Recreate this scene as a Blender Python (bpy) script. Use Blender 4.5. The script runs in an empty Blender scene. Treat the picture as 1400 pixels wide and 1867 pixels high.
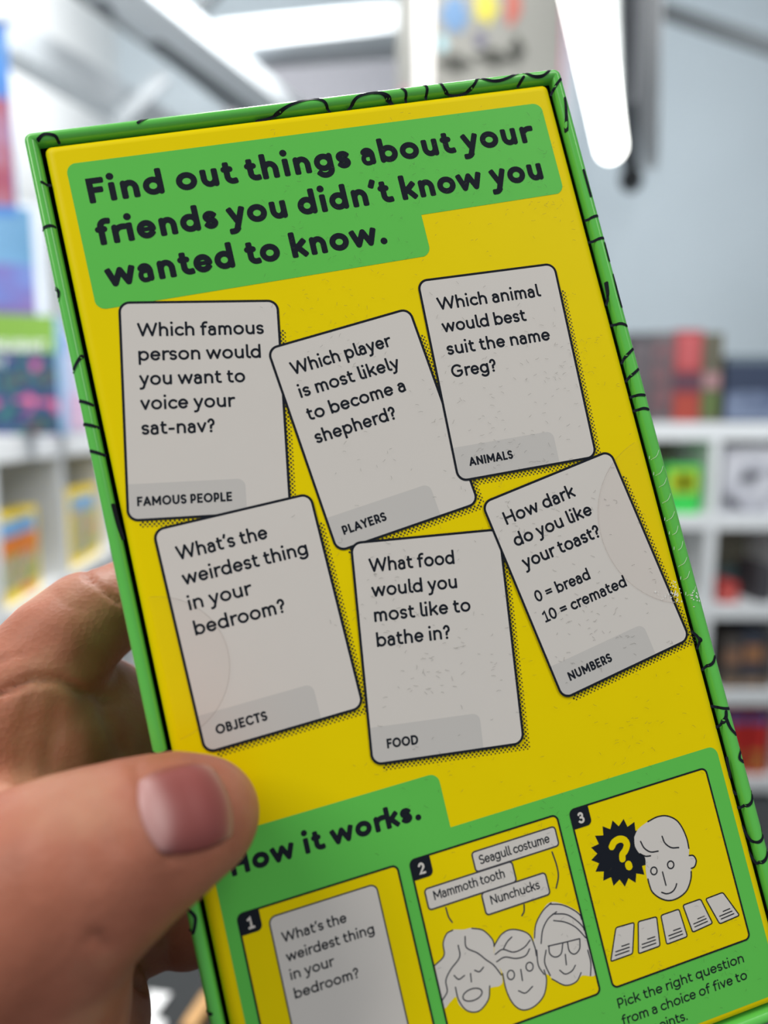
import bpy, bmesh, math, random
import numpy as np
from mathutils import Vector, Matrix

# ------------------------------------------------------------------ camera, world, lights, exposure
C = bpy.context.scene
LINK = C.collection
rad = math.radians
F = 1270.0                                   # focal length in pixels of a 1400 x 1867 frame
CAM_H = 1.45                                 # lens above the datum; the floor lies 0.22 m below it
FLOOR = -0.22
PITCH = rad(6.8)
CP, SP = math.cos(PITCH), math.sin(PITCH)
cam_d = bpy.data.cameras.new('camera')
cam = bpy.data.objects.new('camera', cam_d)
LINK.objects.link(cam)
cam.location = (0, 0, CAM_H)
cam.rotation_euler = (rad(90) - PITCH, 0, 0)
cam_d.sensor_fit = 'HORIZONTAL'
cam_d.sensor_width = 36.0
cam_d.lens = 36.0 * F / 1400.0
cam_d.clip_start = 0.01
cam_d.dof.use_dof = True
cam_d.dof.focus_distance = 0.1362
cam_d.dof.aperture_fstop = 8.8
C.camera = cam

C.view_settings.view_transform = 'Standard'
C.view_settings.look = 'None'
C.view_settings.gamma = 1
C.view_settings.use_curve_mapping = False
C.view_settings.exposure = 0.0
C.cycles.use_denoising = True
C.cycles.max_bounces = 8
C.cycles.sample_clamp_indirect = 6

W = bpy.data.worlds.new('world')
C.world = W
W.use_nodes = True
W.node_tree.nodes['Background'].inputs[0].default_value = (0.86, 0.93, 1.0, 1)
W.node_tree.nodes['Background'].inputs[1].default_value = 0.30


def area_light(name, loc, target, sx, sy, power, col=(1, 1, 1)):
    d = bpy.data.lights.new(name, 'AREA')
    d.shape = 'RECTANGLE'; d.size = sx; d.size_y = sy; d.energy = power; d.color = col
    o = bpy.data.objects.new(name, d); LINK.objects.link(o)
    o.location = loc
    o.rotation_euler = (Vector(target) - Vector(loc)).to_track_quat('-Z', 'Y').to_euler()
    return o


# strip lights of the shop ceiling (beside and behind the photographer, and over the aisle), plus an added upward fill
area_light('ceiling_strip_lamp_left', (-1.0, -0.5, 2.65), (0.0, 0.15, 1.45), 0.3, 1.2, 15.5, (1, 0.96, 0.9))
area_light('ceiling_strip_lamp_right', (0.8, -0.6, 2.8), (0.1, 0.15, 1.45), 0.3, 1.4, 9, (1, 0.98, 0.94))
area_light('ceiling_strip_lamp_aisle', (-0.3, 1.5, 3.3), (-0.3, 1.8, 0.0), 0.4, 2.2, 42, (1, 1, 1))
area_light('ceiling_strip_lamp_rear', (1.5, 1.9, 3.3), (1.4, 4.4, 1.4), 0.4, 2.0, 40, (0.92, 0.97, 1))
area_light('ceiling_strip_lamp_wall', (-0.2, 2.2, 3.7), (-1.5, 2.7, 1.9), 0.2, 1.4, 55, (1, 1, 1))
area_light('ceiling_fill_upward', (-0.1, -0.9, 2.2), (-0.1, 0.1, 4.1), 0.4, 1.8, 55, (0.97, 0.99, 1))  # added fill aimed up to brighten ceiling and beams, no fixture of its own

# ------------------------------------------------------------------ helpers
def at(px, py, depth):
    """photo direction + distance along the view axis -> world point"""
    x = (px - 700.0) / F * depth
    d = (py - 933.5) / F * depth
    return Vector((x, depth * CP - d * SP, CAM_H - depth * SP - d * CP))


def cam_to_world(X):
    return np.stack([X[..., 0], X[..., 2] * CP - X[..., 1] * SP, CAM_H - X[..., 2] * SP - X[..., 1] * CP], -1)


# pose of the game box (its printed face), solved from the printed rectangles; millimetres
RM = np.array([[0.96175015, 0.23097643, -0.14726349],
               [-0.2174983, 0.97070869, 0.10207416],
               [0.16652667, -0.06614028, 0.98381621]])
DIST = 129.3848
OFF = np.array([-0.35187478, -0.61372969]) * DIST


def face_cam(u, v, z):
    u = np.asarray(u, float) + OFF[0]; v = np.asarray(v, float) + OFF[1]; z = np.asarray(z, float)
    return (np.array([0, 0, DIST]) + u[..., None] * RM[:, 0] + v[..., None] * RM[:, 1] - z[..., None] * RM[:, 2])


def on_face(px, py, z=0.0):
    """direction through the printed face -> (u, v) in mm on the plane z mm above it"""
    d = np.array([(px - 700) / F, (py - 933.5) / F, 1.0]); n = RM[:, 2]
    s = (n[2] * DIST - z) / (n @ d)
    X = s * d - np.array([0, 0, DIST])
    return np.array([RM[:, 0] @ X, RM[:, 1] @ X]) - OFF


_o = cam_to_world(face_cam(50, 93, 0)) / 1000.0
_c = cam_to_world(np.zeros(3)) / 1000.0
_ax = [(cam_to_world(a) - cam_to_world(np.zeros(3))) for a in (RM[:, 0], -RM[:, 1], -RM[:, 2])]
BOX_O = Vector(cam_to_world(face_cam(50, 93, 0) / 1000.0))
BOX_M = Matrix(((_ax[0][0], _ax[1][0], _ax[2][0], BOX_O[0]), (_ax[0][1], _ax[1][1], _ax[2][1], BOX_O[1]),
                (_ax[0][2], _ax[1][2], _ax[2][2], BOX_O[2]), (0, 0, 0, 1)))


def L3(u, v, z=0.0):                          # box millimetres -> box local metres
    return ((u - 50) / 1000.0, (93 - v) / 1000.0, z / 1000.0)


def s2l(c):
    return tuple(((x / 255.0) / 12.92 if x / 255.0 <= 0.04045 else ((x / 255.0 + 0.055) / 1.055) ** 2.4) for x in c)


MATS = {}


def mat(name, rgb, rough=0.5, metal=0.0, spec=0.5, noise=0.0, nscale=60.0, emit=0.0, bump=0.0, bscale=300.0, coat=0.0):
    if name in MATS:
        return MATS[name]
    m = bpy.data.materials.new(name); m.use_nodes = True
    nt = m.node_tree; b = nt.nodes['Principled BSDF']
    lin = s2l(rgb)
    b.inputs['Base Color'].default_value = (*lin, 1)
    b.inputs['Roughness'].default_value = rough
    b.inputs['Metallic'].default_value = metal
    b.inputs['Specular IOR Level'].default_value = spec
    b.inputs['Coat Weight'].default_value = coat
    b.inputs['Coat Roughness'].default_value = 0.2
    if emit:
        b.inputs['Emission Color'].default_value = (*lin, 1)
        b.inputs['Emission Strength'].default_value = emit
    if noise or bump:
        tc = nt.nodes.new('ShaderNodeTexCoord')
    if noise:
        n = nt.nodes.new('ShaderNodeTexNoise'); n.inputs['Scale'].default_value = nscale; n.inputs['Detail'].default_value = 4
        nt.links.new(tc.outputs['Object'], n.inputs['Vector'])
        r = nt.nodes.new('ShaderNodeMixRGB'); r.blend_type = 'MIX'
        r.inputs[1].default_value = (*[c * (1 - noise) for c in lin], 1)
        r.inputs[2].default_value = (*[min(1, c * (1 + noise)) for c in lin], 1)
        nt.links.new(n.outputs['Fac'], r.inputs[0]); nt.links.new(r.outputs[0], b.inputs['Base Color'])
    if bump:
        n2 = nt.nodes.new('ShaderNodeTexNoise'); n2.inputs['Scale'].default_value = bscale; n2.inputs['Detail'].default_value = 3
        nt.links.new(tc.outputs['Object'], n2.inputs['Vector'])
        bp = nt.nodes.new('ShaderNodeBump'); bp.inputs['Strength'].default_value = bump; bp.inputs['Distance'].default_value = 0.0005
        nt.links.new(n2.outputs['Fac'], bp.inputs['Height']); nt.links.new(bp.outputs[0], b.inputs['Normal'])
    MATS[name] = m
    return m


def picture_mat(name, cols, scale=14.0, rough=0.45, kind='noise', stretch=(1, 1, 1)):
    """a printed picture of soft colour patches"""
    if name in MATS:
        return MATS[name]
    m = bpy.data.materials.new(name); m.use_nodes = True
    nt = m.node_tree; b = nt.nodes['Principled BSDF']; b.inputs['Roughness'].default_value = rough
    tc = nt.nodes.new('ShaderNodeTexCoord'); mp = nt.nodes.new('ShaderNodeMapping')
    mp.inputs['Scale'].default_value = stretch
    nt.links.new(tc.outputs['Object'], mp.inputs['Vector'])
    if kind == 'voronoi':
        n = nt.nodes.new('ShaderNodeTexVoronoi'); n.inputs['Scale'].default_value = scale
        sep = nt.nodes.new('ShaderNodeSeparateColor'); nt.links.new(n.outputs['Color'], sep.inputs[0]); out = sep.outputs[0]
    else:
        n = nt.nodes.new('ShaderNodeTexNoise'); n.inputs['Scale'].default_value = scale; n.inputs['Detail'].default_value = 2.5
        out = n.outputs['Fac']
    nt.links.new(mp.outputs[0], n.inputs['Vector'])
    rp = nt.nodes.new('ShaderNodeValToRGB'); rp.color_ramp.interpolation = 'CONSTANT' if kind == 'voronoi' else 'LINEAR'
    e = rp.color_ramp.elements
    lo, hi = (0.0, 1.0) if kind == 'voronoi' else (0.28, 0.72)
    N = len(cols)
    for i, c in enumerate(cols):
        p = lo + (hi - lo) * i / (N if kind == 'voronoi' else max(1, N - 1))
        if i < 2:
            el = e[i]; el.position = p
        else:
            el = e.new(p)
        el.color = (*s2l(c), 1)
    nt.links.new(out, rp.inputs[0]); nt.links.new(rp.outputs[0], b.inputs['Base Color'])
    MATS[name] = m
    return m


def tag(o, label=None, cat=None, group=None, kind=None):
    if label: o['label'] = label
    if cat: o['category'] = cat
    if group: o['group'] = group
    if kind: o['kind'] = kind
    return o


def mesh_obj(name, verts, faces, m, parent=None, smooth=False):
    me = bpy.data.meshes.new(name)
    me.from_pydata([tuple(v) for v in verts], [], faces)
    me.update()
    if smooth:
        me.polygons.foreach_set('use_smooth', [True] * len(me.polygons))
    o = bpy.data.objects.new(name, me); LINK.objects.link(o)
    if m is not None:
        me.materials.append(m)
    if parent: o.parent = parent
    return o


def empty(name, loc, rot=(0, 0, 0)):
    o = bpy.data.objects.new(name, None); LINK.objects.link(o)
    o.location = loc; o.rotation_euler = rot
    o.empty_display_size = 0.05
    return o


def box_vf(x0, x1, y0, y1, z0, z1, bev=0.0):
    bm = bmesh.new()
    bmesh.ops.create_cube(bm, size=1)
    for v in bm.verts:
        v.co = Vector((x0 + (v.co.x + 0.5) * (x1 - x0), y0 + (v.co.y + 0.5) * (y1 - y0), z0 + (v.co.z + 0.5) * (z1 - z0)))
    if bev:
        bmesh.ops.bevel(bm, geom=bm.edges[:], offset=bev, segments=2, affect='EDGES', profile=0.5)
    bm.verts.ensure_lookup_table(); bm.verts.index_update()
    vs = [tuple(v.co) for v in bm.verts]; fs = [[v.index for v in f.verts] for f in bm.faces]
    bm.free()
    return vs, fs


def box_obj(name, x0, x1, y0, y1, z0, z1, m, parent=None, bev=0.0):
    vs, fs = box_vf(x0, x1, y0, y1, z0, z1, bev)
    return mesh_obj(name, vs, fs, m, parent)


def join_vf(parts):
    V, Fc = [], []
    for vs, fs in parts:
        n = len(V); V += list(vs); Fc += [[i + n for i in f] for f in fs]
    return V, Fc


def beam(name, p0, p1, w, h, m, parent=None, bev=0.0, up=Vector((0, 0, 1))):
    """bar from p0 to p1 (world points on its axis)"""
    d = (p1 - p0); ln = d.length; d.normalize()
    s = d.cross(up).normalized(); u = s.cross(d).normalized()
    vs, fs = box_vf(0, ln, -w / 2, w / 2, -h / 2, h / 2, bev)
    o = mesh_obj(name, vs, fs, m, parent)
    M = Matrix(((d.x, s.x, u.x, p0.x), (d.y, s.y, u.y, p0.y), (d.z, s.z, u.z, p0.z), (0, 0, 0, 1)))
    o.matrix_world = M
    return o


# ------------------------------------------------------------------ the setting
M_wall = mat('white_wall_paint', (236, 238, 238), 0.85, noise=0.03, nscale=3)
M_wallb = mat('pale_blue_grey_wall_paint', (206, 216, 222), 0.85, noise=0.03, nscale=2)
M_ceil = mat('grey_ceiling_paint', (176, 181, 184), 0.9, noise=0.05, nscale=2)
M_beam_l = mat('white_painted_steel', (198, 204, 208), 0.5)
M_beam_d = mat('dark_grey_bars_and_shadow', (92, 97, 100), 0.7)
M_beam_m = mat('mid_grey_steel', (165, 168, 172), 0.6)
M_floor = mat('dark_shop_floor', (62, 66, 68), 0.6, noise=0.12, nscale=8)
M_shelf = mat('white_laminate', (240, 242, 243), 0.45)
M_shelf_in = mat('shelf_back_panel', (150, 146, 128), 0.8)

tag(box_obj('floor', -3, 4.5, -1.5, 5.2, FLOOR - 0.05, FLOOR, M_floor), kind='structure')
tag(box_obj('wall_back', -3, 4.5, 4.6, 4.7, FLOOR, 4.1, M_wallb), kind='structure')
dL = Vector((-0.108, 0.994, 0))
# left wall runs along the left-hand shelving
w0 = Vector((-1.22, 0.7, 0)); w1 = w0 + dL * 4.2
nL = Vector((-0.994, -0.108, 0))
vs = []
for p in (w0, w1, w1 + nL * 0.1, w0 + nL * 0.1):
    vs += [(p.x, p.y, FLOOR), (p.x, p.y, 4.1)]
tag(mesh_obj('wall_left', vs, [[0, 1, 3, 2], [2, 3, 5, 4], [4, 5, 7, 6], [6, 7, 1, 0], [1, 7, 5, 3], [0, 2, 4, 6]], M_wall), kind='structure')
# ceiling slab
tag(box_obj('ceiling', -3, 4.5, 0.9, 5.2, 4.1, 4.2, M_ceil), kind='structure')


def trim(n, a, b, w, h, m, bev=0.004):
    return tag(beam('trim_%d' % n, at(*a), at(*b), w, h, m, bev=bev), kind='structure')


# white purlins and trunking running under the ceiling towards the right
trim(1, (-60, 30, 1.95), (330, 255, 3.1), 0.11, 0.11, M_beam_l)
trim(2, (170, -5, 2.15), (360, 110, 3.1), 0.05, 0.05, M_beam_d)  # dark bar standing in for a shadow line beside the trunking
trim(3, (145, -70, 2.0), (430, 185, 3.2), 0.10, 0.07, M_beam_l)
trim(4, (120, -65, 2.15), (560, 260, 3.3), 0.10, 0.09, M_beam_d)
trim(5, (190, -60, 2.0), (580, 250, 3.25), 0.13, 0.08, M_beam_l)
trim(6, (300, 140, 2.6), (215, 225, 2.55), 0.05, 0.05, M_beam_l)
trim(7, (400, 78, 2.7), (740, 42, 2.75), 0.10, 0.10, M_beam_l)
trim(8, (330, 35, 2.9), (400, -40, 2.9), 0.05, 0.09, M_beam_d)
trim(9, (400, 105, 2.85), (740, 82, 2.9), 0.10, 0.06, M_beam_m)
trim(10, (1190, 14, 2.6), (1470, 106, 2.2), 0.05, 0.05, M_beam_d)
tag(box_obj('trim_11', -0.80, 0.2, 3.7, 3.78, 2.85, 3.42, mat('grey_bulkhead', (140, 140, 146), 0.8)), kind='structure')
tag(box_obj('trim_12', 1.02, 1.16, 4.45, 4.6, FLOOR, 4.1, mat('pale_pilaster', (214, 219, 224), 0.7), bev=0.01), kind='structure')

# ------------------------------------------------------------------ stroke lettering (rounded sans)
def E(cx, cy, rx, ry, a0, a1, n=None):
    n = n or max(4, int(abs(a1 - a0) / 12))
    return [(cx + rx * math.cos(rad(a0 + (a1 - a0) * i / n)), cy + ry * math.sin(rad(a0 + (a1 - a0) * i / n))) for i in range(n + 1)]


def glyph(ch, w):
    """-> (strokes, ink width, left bearing, right bearing); a stroke is a list of points on its centre line"""
    h = w / 2.0; X, A, D, CH = 0.515, 0.735, -0.20, 0.70
    R, S = 0.024, 0.052
    def bowl(W, y0=0.0, y1=X): return E(W / 2, (y0 + y1) / 2, W / 2 - h, (y1 - y0) / 2 - h, 0, 360, 30)
    if ch == ' ': return [], 0.0, 0.10, 0.11
    if ch == 'o': return [bowl(.52)], .52, R, R
    if ch == 'n': return [[(h, h), (h, X - h)], [(h, .26)] + E(.22, X - h - .17, .22 - h, .17, 180, 0) + [(.44 - h, h)]], .44, S, S
    if ch == 'm': return [[(h, h), (h, X - h)], [(h, .26)] + E(.19, X - h - .15, .19 - h, .15, 180, 0) + [(.38 - h, h)],
                          [(.38 - h, .26)] + E(.57 - 2 * h, X - h - .15, .19 - h, .15, 180, 0) + [(.76 - 3 * h, h)]], .76 - 2 * h, S, S
    if ch == 'h': return [[(h, h), (h, A - h)], [(h, .26)] + E(.22, X - h - .17, .22 - h, .17, 180, 0) + [(.44 - h, h)]], .44, S, S
    if ch == 'u': return [[(h, X - h)] + E(.22, h + .17, .22 - h, .17, 180, 360) + [(.44 - h, .26)], [(.44 - h, X - h), (.44 - h, h)]], .44, S, S
    if ch == 'a': return [E(.19, X - h - .15, .20 - h, .15, 140, 0) + [(.39 - h, h)],
                          ('w', min(1, .13 / w), [(.39 - h, .30)] + [(.2, .30)] + E(.17, .15 + h * .3, .165 - h * .85, .15 - h * .3, 90, 270) + E(.2, .10 + h * .6, .18 - h, .10, 275, 340))], .39, R, S
    if ch == 'e': return [('w', min(1, .115 / w), [(h * 1.6, .262), (.48 - h, .262)]), E(.24, X / 2, .24 - h, X / 2 - h, 3, 318)], .48, R, R
    if ch == 'c': return [E(.25, .25, .25 - h, .25 - h, 48, 312)], .42, R, .02
    if ch == 's':
        r = (X - 2 * h) / 4; W = .37
        return [E(W / 2, X - h - r, W / 2 - h, r, 35, 270) + E(W / 2, h + r, W / 2 - h, r, 90, -145)[1:]], W, R, R
    if ch == 't': return [[(.06 + h, .64 - h)] + E(.06 + h + .13, h + .13, .13, .13, 180, 285), [(h, X - h), (.31 - h, X - h)]], .32, .02, .03
    if ch == 'f': return [[(.07 + h, h)] + E(.07 + h + .14, A - h - .14, .14, .14, 180, 75), [(h, X - h), (.31 - h, X - h)]], .34, .02, .0
    if ch == 'r': return [[(h, h), (h, X - h)], [(h, .24)] + E(h + .19, X - h - .17, .19, .17, 180, 80)], .29, S, .01
    if ch == 'i': return [[(h, h), (h, X - h)], 'dot', (h, .68)], 2 * h, S, S
    if ch == 'l': return [[(h, A - h)] + E(h + .11, h + .11, .11, .11, 180, 275)], .17, S, .02
    if ch == 'd': return [bowl(.5), [(.5 - h, h), (.5 - h, A - h)]], .5, R, S
    if ch == 'b': return [bowl(.5), [(h, h), (h, A - h)]], .5, S, R
    if ch == 'p': return [bowl(.5), [(h, D + h), (h, X - h)]], .5, S, R
    if ch == 'q': return [bowl(.5), [(.5 - h, D + h), (.5 - h, X - h)]], .5, R, S
    if ch == 'g': return [bowl(.5), [(.5 - h, X - h)] + E(.25, D + h + .16, .25 - h, .16, 0, -145)], .5, R, S
    if ch == 'k': return [[(h, h), (h, A - h)], [(.42 - h, X - h), (h + .03, .22)], [(.17, .31), (.43 - h, h)]], .43, S, .02
    if ch == 'v': return [[(h, X - h), (.225, h)], [(.225, h), (.45 - h, X - h)]], .45, .015, .015
    if ch == 'w': return [[(h, X - h), (.2, h)], [(.2, h), (.36, X - h)], [(.36, X - h), (.52, h)], [(.52, h), (.72 - h, X - h)]], .72, .015, .015
    if ch == 'y': return [[(h, X - h), (.235, h + .01)], [(.46 - h, X - h), (.2, -.06)] + E(.08, -.02, .14, .14, 330, 262)], .46, .015, .015
    if ch == 'W': return [[(h, CH - h), (.25, h)], [(.25, h), (.47, CH - h)], [(.47, CH - h), (.69, h)], [(.69, h), (.94 - h, CH - h)]], .94, .015, .015
    if ch == 'F': return [[(h, h), (h, CH - h), (.42 - h, CH - h)], [(h, .36), (.38 - h, .36)]], .42, S, .02
    if ch == 'E': return [[(.44 - h, CH - h), (h, CH - h), (h, h), (.44 - h, h)], [(h, .36), (.40 - h, .36)]], .44, S, .04
    if ch == 'H': return [[(h, h), (h, CH - h)], [(.56 - h, h), (.56 - h, CH - h)], [(h, .36), (.56 - h, .36)]], .56, S, S
    if ch == 'G': return [E(.34, .35, .34 - h, .35 - h, 48, 335) + [(.64 - h, .33), (.38, .33)]], .66, R, S
    if ch == 'M': return [[(h, h), (h, CH - h)], [(h, CH - h), (.35, .2)], [(.35, .2), (.7 - h, CH - h)], [(.7 - h, CH - h), (.7 - h, h)]], .7, S, S
    if ch == 'N': return [[(h, h), (h, CH - h)], [(h, CH - h), (.58 - h, h)], [(.58 - h, h), (.58 - h, CH - h)]], .58, S, S
    if ch == 'S':
        r = (CH - 2 * h) / 4; Wd = .46
        return [E(Wd / 2, CH - h - r, Wd / 2 - h, r, 40, 270) + E(Wd / 2, h + r, Wd / 2 - h, r, 90, -142)[1:]], Wd, R, R
    if ch == 'P': return [[(h, h), (h, CH - h)], [(h, CH - h)] + E(.25, CH - h - .19, .44 - h - .25, .19, 90, -90) + [(h, CH - h - .38)]], .44, S, .03
    if ch == 'R': return [[(h, h), (h, CH - h)], [(h, CH - h)] + E(.25, CH - h - .18, .44 - h - .25, .18, 90, -90) + [(h, CH - h - .36)], [(.25, CH - h - .36), (.46 - h, h)]], .46, S, .03
    if ch == 'B': return [[(h, h), (h, CH - h)], [(h, CH - h)] + E(.24, (CH + .37) / 2 - h / 2, .42 - h - .24, (CH - .37 - h) / 2, 90, -90) + [(h, .37)],
                          [(.24, .37)] + E(.24, (.37 + h) / 2, .46 - h - .24, (.37 - h) / 2, 90, -90) + [(h, h)]], .46, S, R
    if ch == 'A': return [[(h, h), (.31, CH - h)], [(.31, CH - h), (.62 - h, h)], [(.14, .22), (.48, .22)]], .62, .015, .015
    if ch == 'O': return [E(.36, .35, .36 - h, .35 - h, 0, 360, 36)], .72, R, R
    if ch == 'U': return [[(h, CH - h)] + E(.28, .28, .28 - h, .28 - h, 180, 360) + [(.56 - h, CH - h)]], .56, S, S
    if ch == 'L': return [[(h, CH - h), (h, h), (.40 - h, h)]], .40, S, .02
    if ch == 'Y': return [[(h, CH - h), (.27, .32)], [(.27, .32), (.54 - h, CH - h)], [(.27, .32), (.27, h)]], .54, .01, .01
    if ch == 'J': return [[(.36 - h, CH - h)] + E(.16, .18, .2 - h, .18 - h, 0, -130)], .36, .02, S
    if ch == 'C': return [E(.34, .35, .34 - h, .35 - h, 48, 312)], .58, R, .03
    if ch == 'T': return [[(h, CH - h), (.5 - h, CH - h)], [(.25, CH - h), (.25, h)]], .5, .02, .02
    if ch == 'D': return [[(h, h), (h, CH - h), (.22, CH - h)] + E(.26, .35, .60 - h - .26, .35 - h, 90, -90) + [(h, h)]], .60, S, R
    if ch == 'I': return [[(h, h), (h, CH - h)]], 2 * h, S, S
    if ch == '0': return [E(.24, .35, .24 - h, .35 - h, 0, 360, 30)], .48, R, R
    if ch == '1': return [[(h, .54), (.2, CH - h), (.2, h)], [(.07, h), (.33, h)]], .34, .05, .05
    if ch == '2': return [E(.2, CH - h - .17, .2 - h, .17, 155, -25) + [(h, h), (.42 - h, h)]], .42, R, R
    if ch == '3': return [E(.2, CH - h - .135, .19 - h, .135, 150, -80) + [(.17, .37)], [(.17, .37)] + E(.2, h + .15, .22 - h, .15, 80, -150)], .42, R, R
    if ch == '?': return [E(.18, CH - h - .155, .18 - h, .155, 160, -30) + [(.175, .33), (.17, .22)], 'dot', (.17, h)], .36, .03, .03
    if ch == '=': return [[(h, .26), (.44 - h, .26)], [(h, .42), (.44 - h, .42)]], .44, .05, .05
    if ch == '.': return ['dot', (h * 1.1, h)], 2.2 * h, .05, .05
    if ch == "'": return [[(.8 * h + .04, A - h), (.8 * h, A - .17)]], 2 * h, .03, .03
    if ch == '-': return [[(h, .25), (.3 - h, .25)]], .3, .04, .04
    return [], .3, .05, .05


class Ribbons:
    """flat strokes gathered into one mesh; zf lifts each stroke a hair so none coincide"""
    def __init__(self): self.V, self.F, self.n = [], [], 0

    def add(self, pts, hw, zfun, closed=False, jitter=True, square=(False, False)):
        P = [np.array(p, float) for p in pts]
        Q = [P[0]]
        for p in P[1:]:
            if np.linalg.norm(p - Q[-1]) > 1e-5: Q.append(p)
        if closed and len(Q) > 2 and np.linalg.norm(Q[0] - Q[-1]) < 1e-4: Q.pop()
        self.n += 1
        dz = (self.n % 7) * 0.0025 if jitter else 0
        b = len(self.V); n = len(Q)
        def put(p):
            self.V.append((p[0], p[1], zfun(p[0], p[1]) + dz)); return len(self.V) - 1
        if n == 1:
            ids = [put(Q[0] + hw * np.array([math.cos(a), math.sin(a)])) for a in np.linspace(0, 2 * math.pi, 16, endpoint=False)]
            self.F.append(ids); return
        def tang(i):
            if closed: return Q[(i + 1) % n] - Q[i - 1]
            a = Q[i] - Q[i - 1] if i > 0 else Q[1] - Q[0]
            c = Q[i + 1] - Q[i] if i < n - 1 else Q[-1] - Q[-2]
            return a / np.linalg.norm(a) + c / np.linalg.norm(c)
        Lr = []
        for i in range(n):
            t = tang(i); l = np.linalg.norm(t)
            t = t / l if l > 1e-6 else (Q[min(i + 1, n - 1)] - Q[i - 1]) / (np.linalg.norm(Q[min(i + 1, n - 1)] - Q[i - 1]) + 1e-9)
            nn = np.array([-t[1], t[0]]); k = 1.0
            if 0 < i < n - 1 or closed:
                e = Q[(i + 1) % n] - Q[i]; e = e / (np.linalg.norm(e) + 1e-9)
                k = min(1.5, 1.0 / max(0.3, abs(e @ t)))
            Lr.append((put(Q[i] + nn * hw * k), put(Q[i] - nn * hw * k)))
        m = n if closed else n - 1
        for i in range(m):
            a, c = Lr[i]; d, e = Lr[(i + 1) % n]
            self.F.append([a, c, e, d])
        if not closed:
            for end, i, j in ((0, 0, 1), (1, n - 1, n - 2)):
                t = Q[i] - Q[j]; t = t / np.linalg.norm(t); a0 = math.atan2(t[1], t[0])
                tn = np.array([math.cos(a0), math.sin(a0)]); sn = np.array([-tn[1], tn[0]])
                if square[end]:
                    r = .55 * hw; k = hw - r
                    ids = [put(Q[i] - sn * hw)] + [put(Q[i] + tn * (k + r * math.sin(a)) - sn * (k + r * math.cos(a))) for a in np.linspace(0, math.pi / 2, 5)]
                    ids += [put(Q[i] + tn * (k + r * math.cos(a)) + sn * (k + r * math.sin(a))) for a in np.linspace(0, math.pi / 2, 5)] + [put(Q[i] + sn * hw)]
                else:
                    ids = [put(Q[i] + hw * (tn * math.cos(a) + sn * math.sin(a))) for a in np.linspace(-math.pi / 2, math.pi / 2, 9)]
                self.F.append(ids)

    def poly(self, pts, zfun):
        self.n += 1
        b = len(self.V)
        for p in pts: self.V.append((p[0], p[1], zfun(p[0], p[1]) + (self.n % 7) * 0.0025))
        self.F.append(list(range(b, b + len(pts))))

    def build(self, name, m, parent):
        V = [L3(*v) for v in self.V]
        Fs = []
        for f in self.F:                      # make every face look towards +Z
            a = sum(self.V[f[i]][0] * self.V[f[(i + 1) % len(f)]][1] - self.V[f[(i + 1) % len(f)]][0] * self.V[f[i]][1] for i in range(len(f)))
            Fs.append(f if a < 0 else f[::-1])
        return mesh_obj(name, V, Fs, m, parent)


def text_strokes(s, size, w, width=None, track=0.0):
    """-> list of (points, is_dot, weight, square ends) with ink starting at x = 0, baseline y = 0, y up, mm"""
    out, x, first = [], 0.0, True
    end = 0
    for ch in s:
        g, iw, lb, rb = glyph(ch, w)
        if not first: x += lb + track
        here = []
        i = 0
        while i < len(g):
            if isinstance(g[i], str):
                here.append(([g[i + 1]], True, 1.0)); i += 2
            elif g[i][0] == 'w':
                here.append((list(g[i][2]), False, g[i][1])); i += 1
            else:
                here.append((list(g[i]), False, 1.0)); i += 1
        for n, (pts, dot, wt) in enumerate(here):
            free = []
            for e in (pts[0], pts[-1]):
                near = 9.0
                for m, (q, d2, _) in enumerate(here):
                    if m == n or d2: continue
                    for a, b in zip(q[:-1], q[1:]):
                        l2 = (b[0] - a[0]) ** 2 + (b[1] - a[1]) ** 2
                        t = 0 if l2 == 0 else min(1, max(0, ((e[0] - a[0]) * (b[0] - a[0]) + (e[1] - a[1]) * (b[1] - a[1])) / l2))
                        near = min(near, math.dist(e, (a[0] + t * (b[0] - a[0]), a[1] + t * (b[1] - a[1]))))
                free.append(near > .6 * w)
            if len(pts) > 2 and math.dist(pts[0], pts[-1]) < .5 * w: free = [False, False]
            out.append(([(px + x, py) for px, py in pts], dot, wt, tuple(free)))
        if iw: end = x + iw
        x += iw + rb; first = False
    k = size
    kx = width / end if width else size
    return [([(px * kx, py * k) for px, py in p], d, wt, fr) for p, d, wt, fr in out]


def put_text(rb, s, size, w, org, ang, z, width=None, track=0.0):
    ca, sa = math.cos(rad(ang)), math.sin(rad(ang))
    for pts, dot, wt, fr in text_strokes(s, size, w, width, track):
        q = [(org[0] + ca * x + sa * y, org[1] + sa * x - ca * y) for x, y in pts]
        closed = (not dot) and len(q) > 20 and math.dist(q[0], q[-1]) < 1e-3
        rb.add(q, w * size * wt * (0.6 if dot else 0.5), lambda a, b: z, closed, square=fr)


def rrect(x0, y0, x1, y1, r, n=7, corners='1111'):
    pts = []
    for (cx, cy, a0, on) in ((x1 - r, y0 + r, -90, corners[1]), (x1 - r, y1 - r, 0, corners[2]), (x0 + r, y1 - r, 90, corners[3]), (x0 + r, y0 + r, 180, corners[0])):
        if on == '1' and r > 0:
            pts += [(cx + r * math.cos(rad(a0 + 90 * i / n)), cy + r * math.sin(rad(a0 + 90 * i / n))) for i in range(n + 1)]
        else:
            sx = r if a0 in (-90, 0) else -r; sy = -r if a0 in (-90, 180) else r
            pts.append((cx + sx, cy + sy))
    return pts


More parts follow.
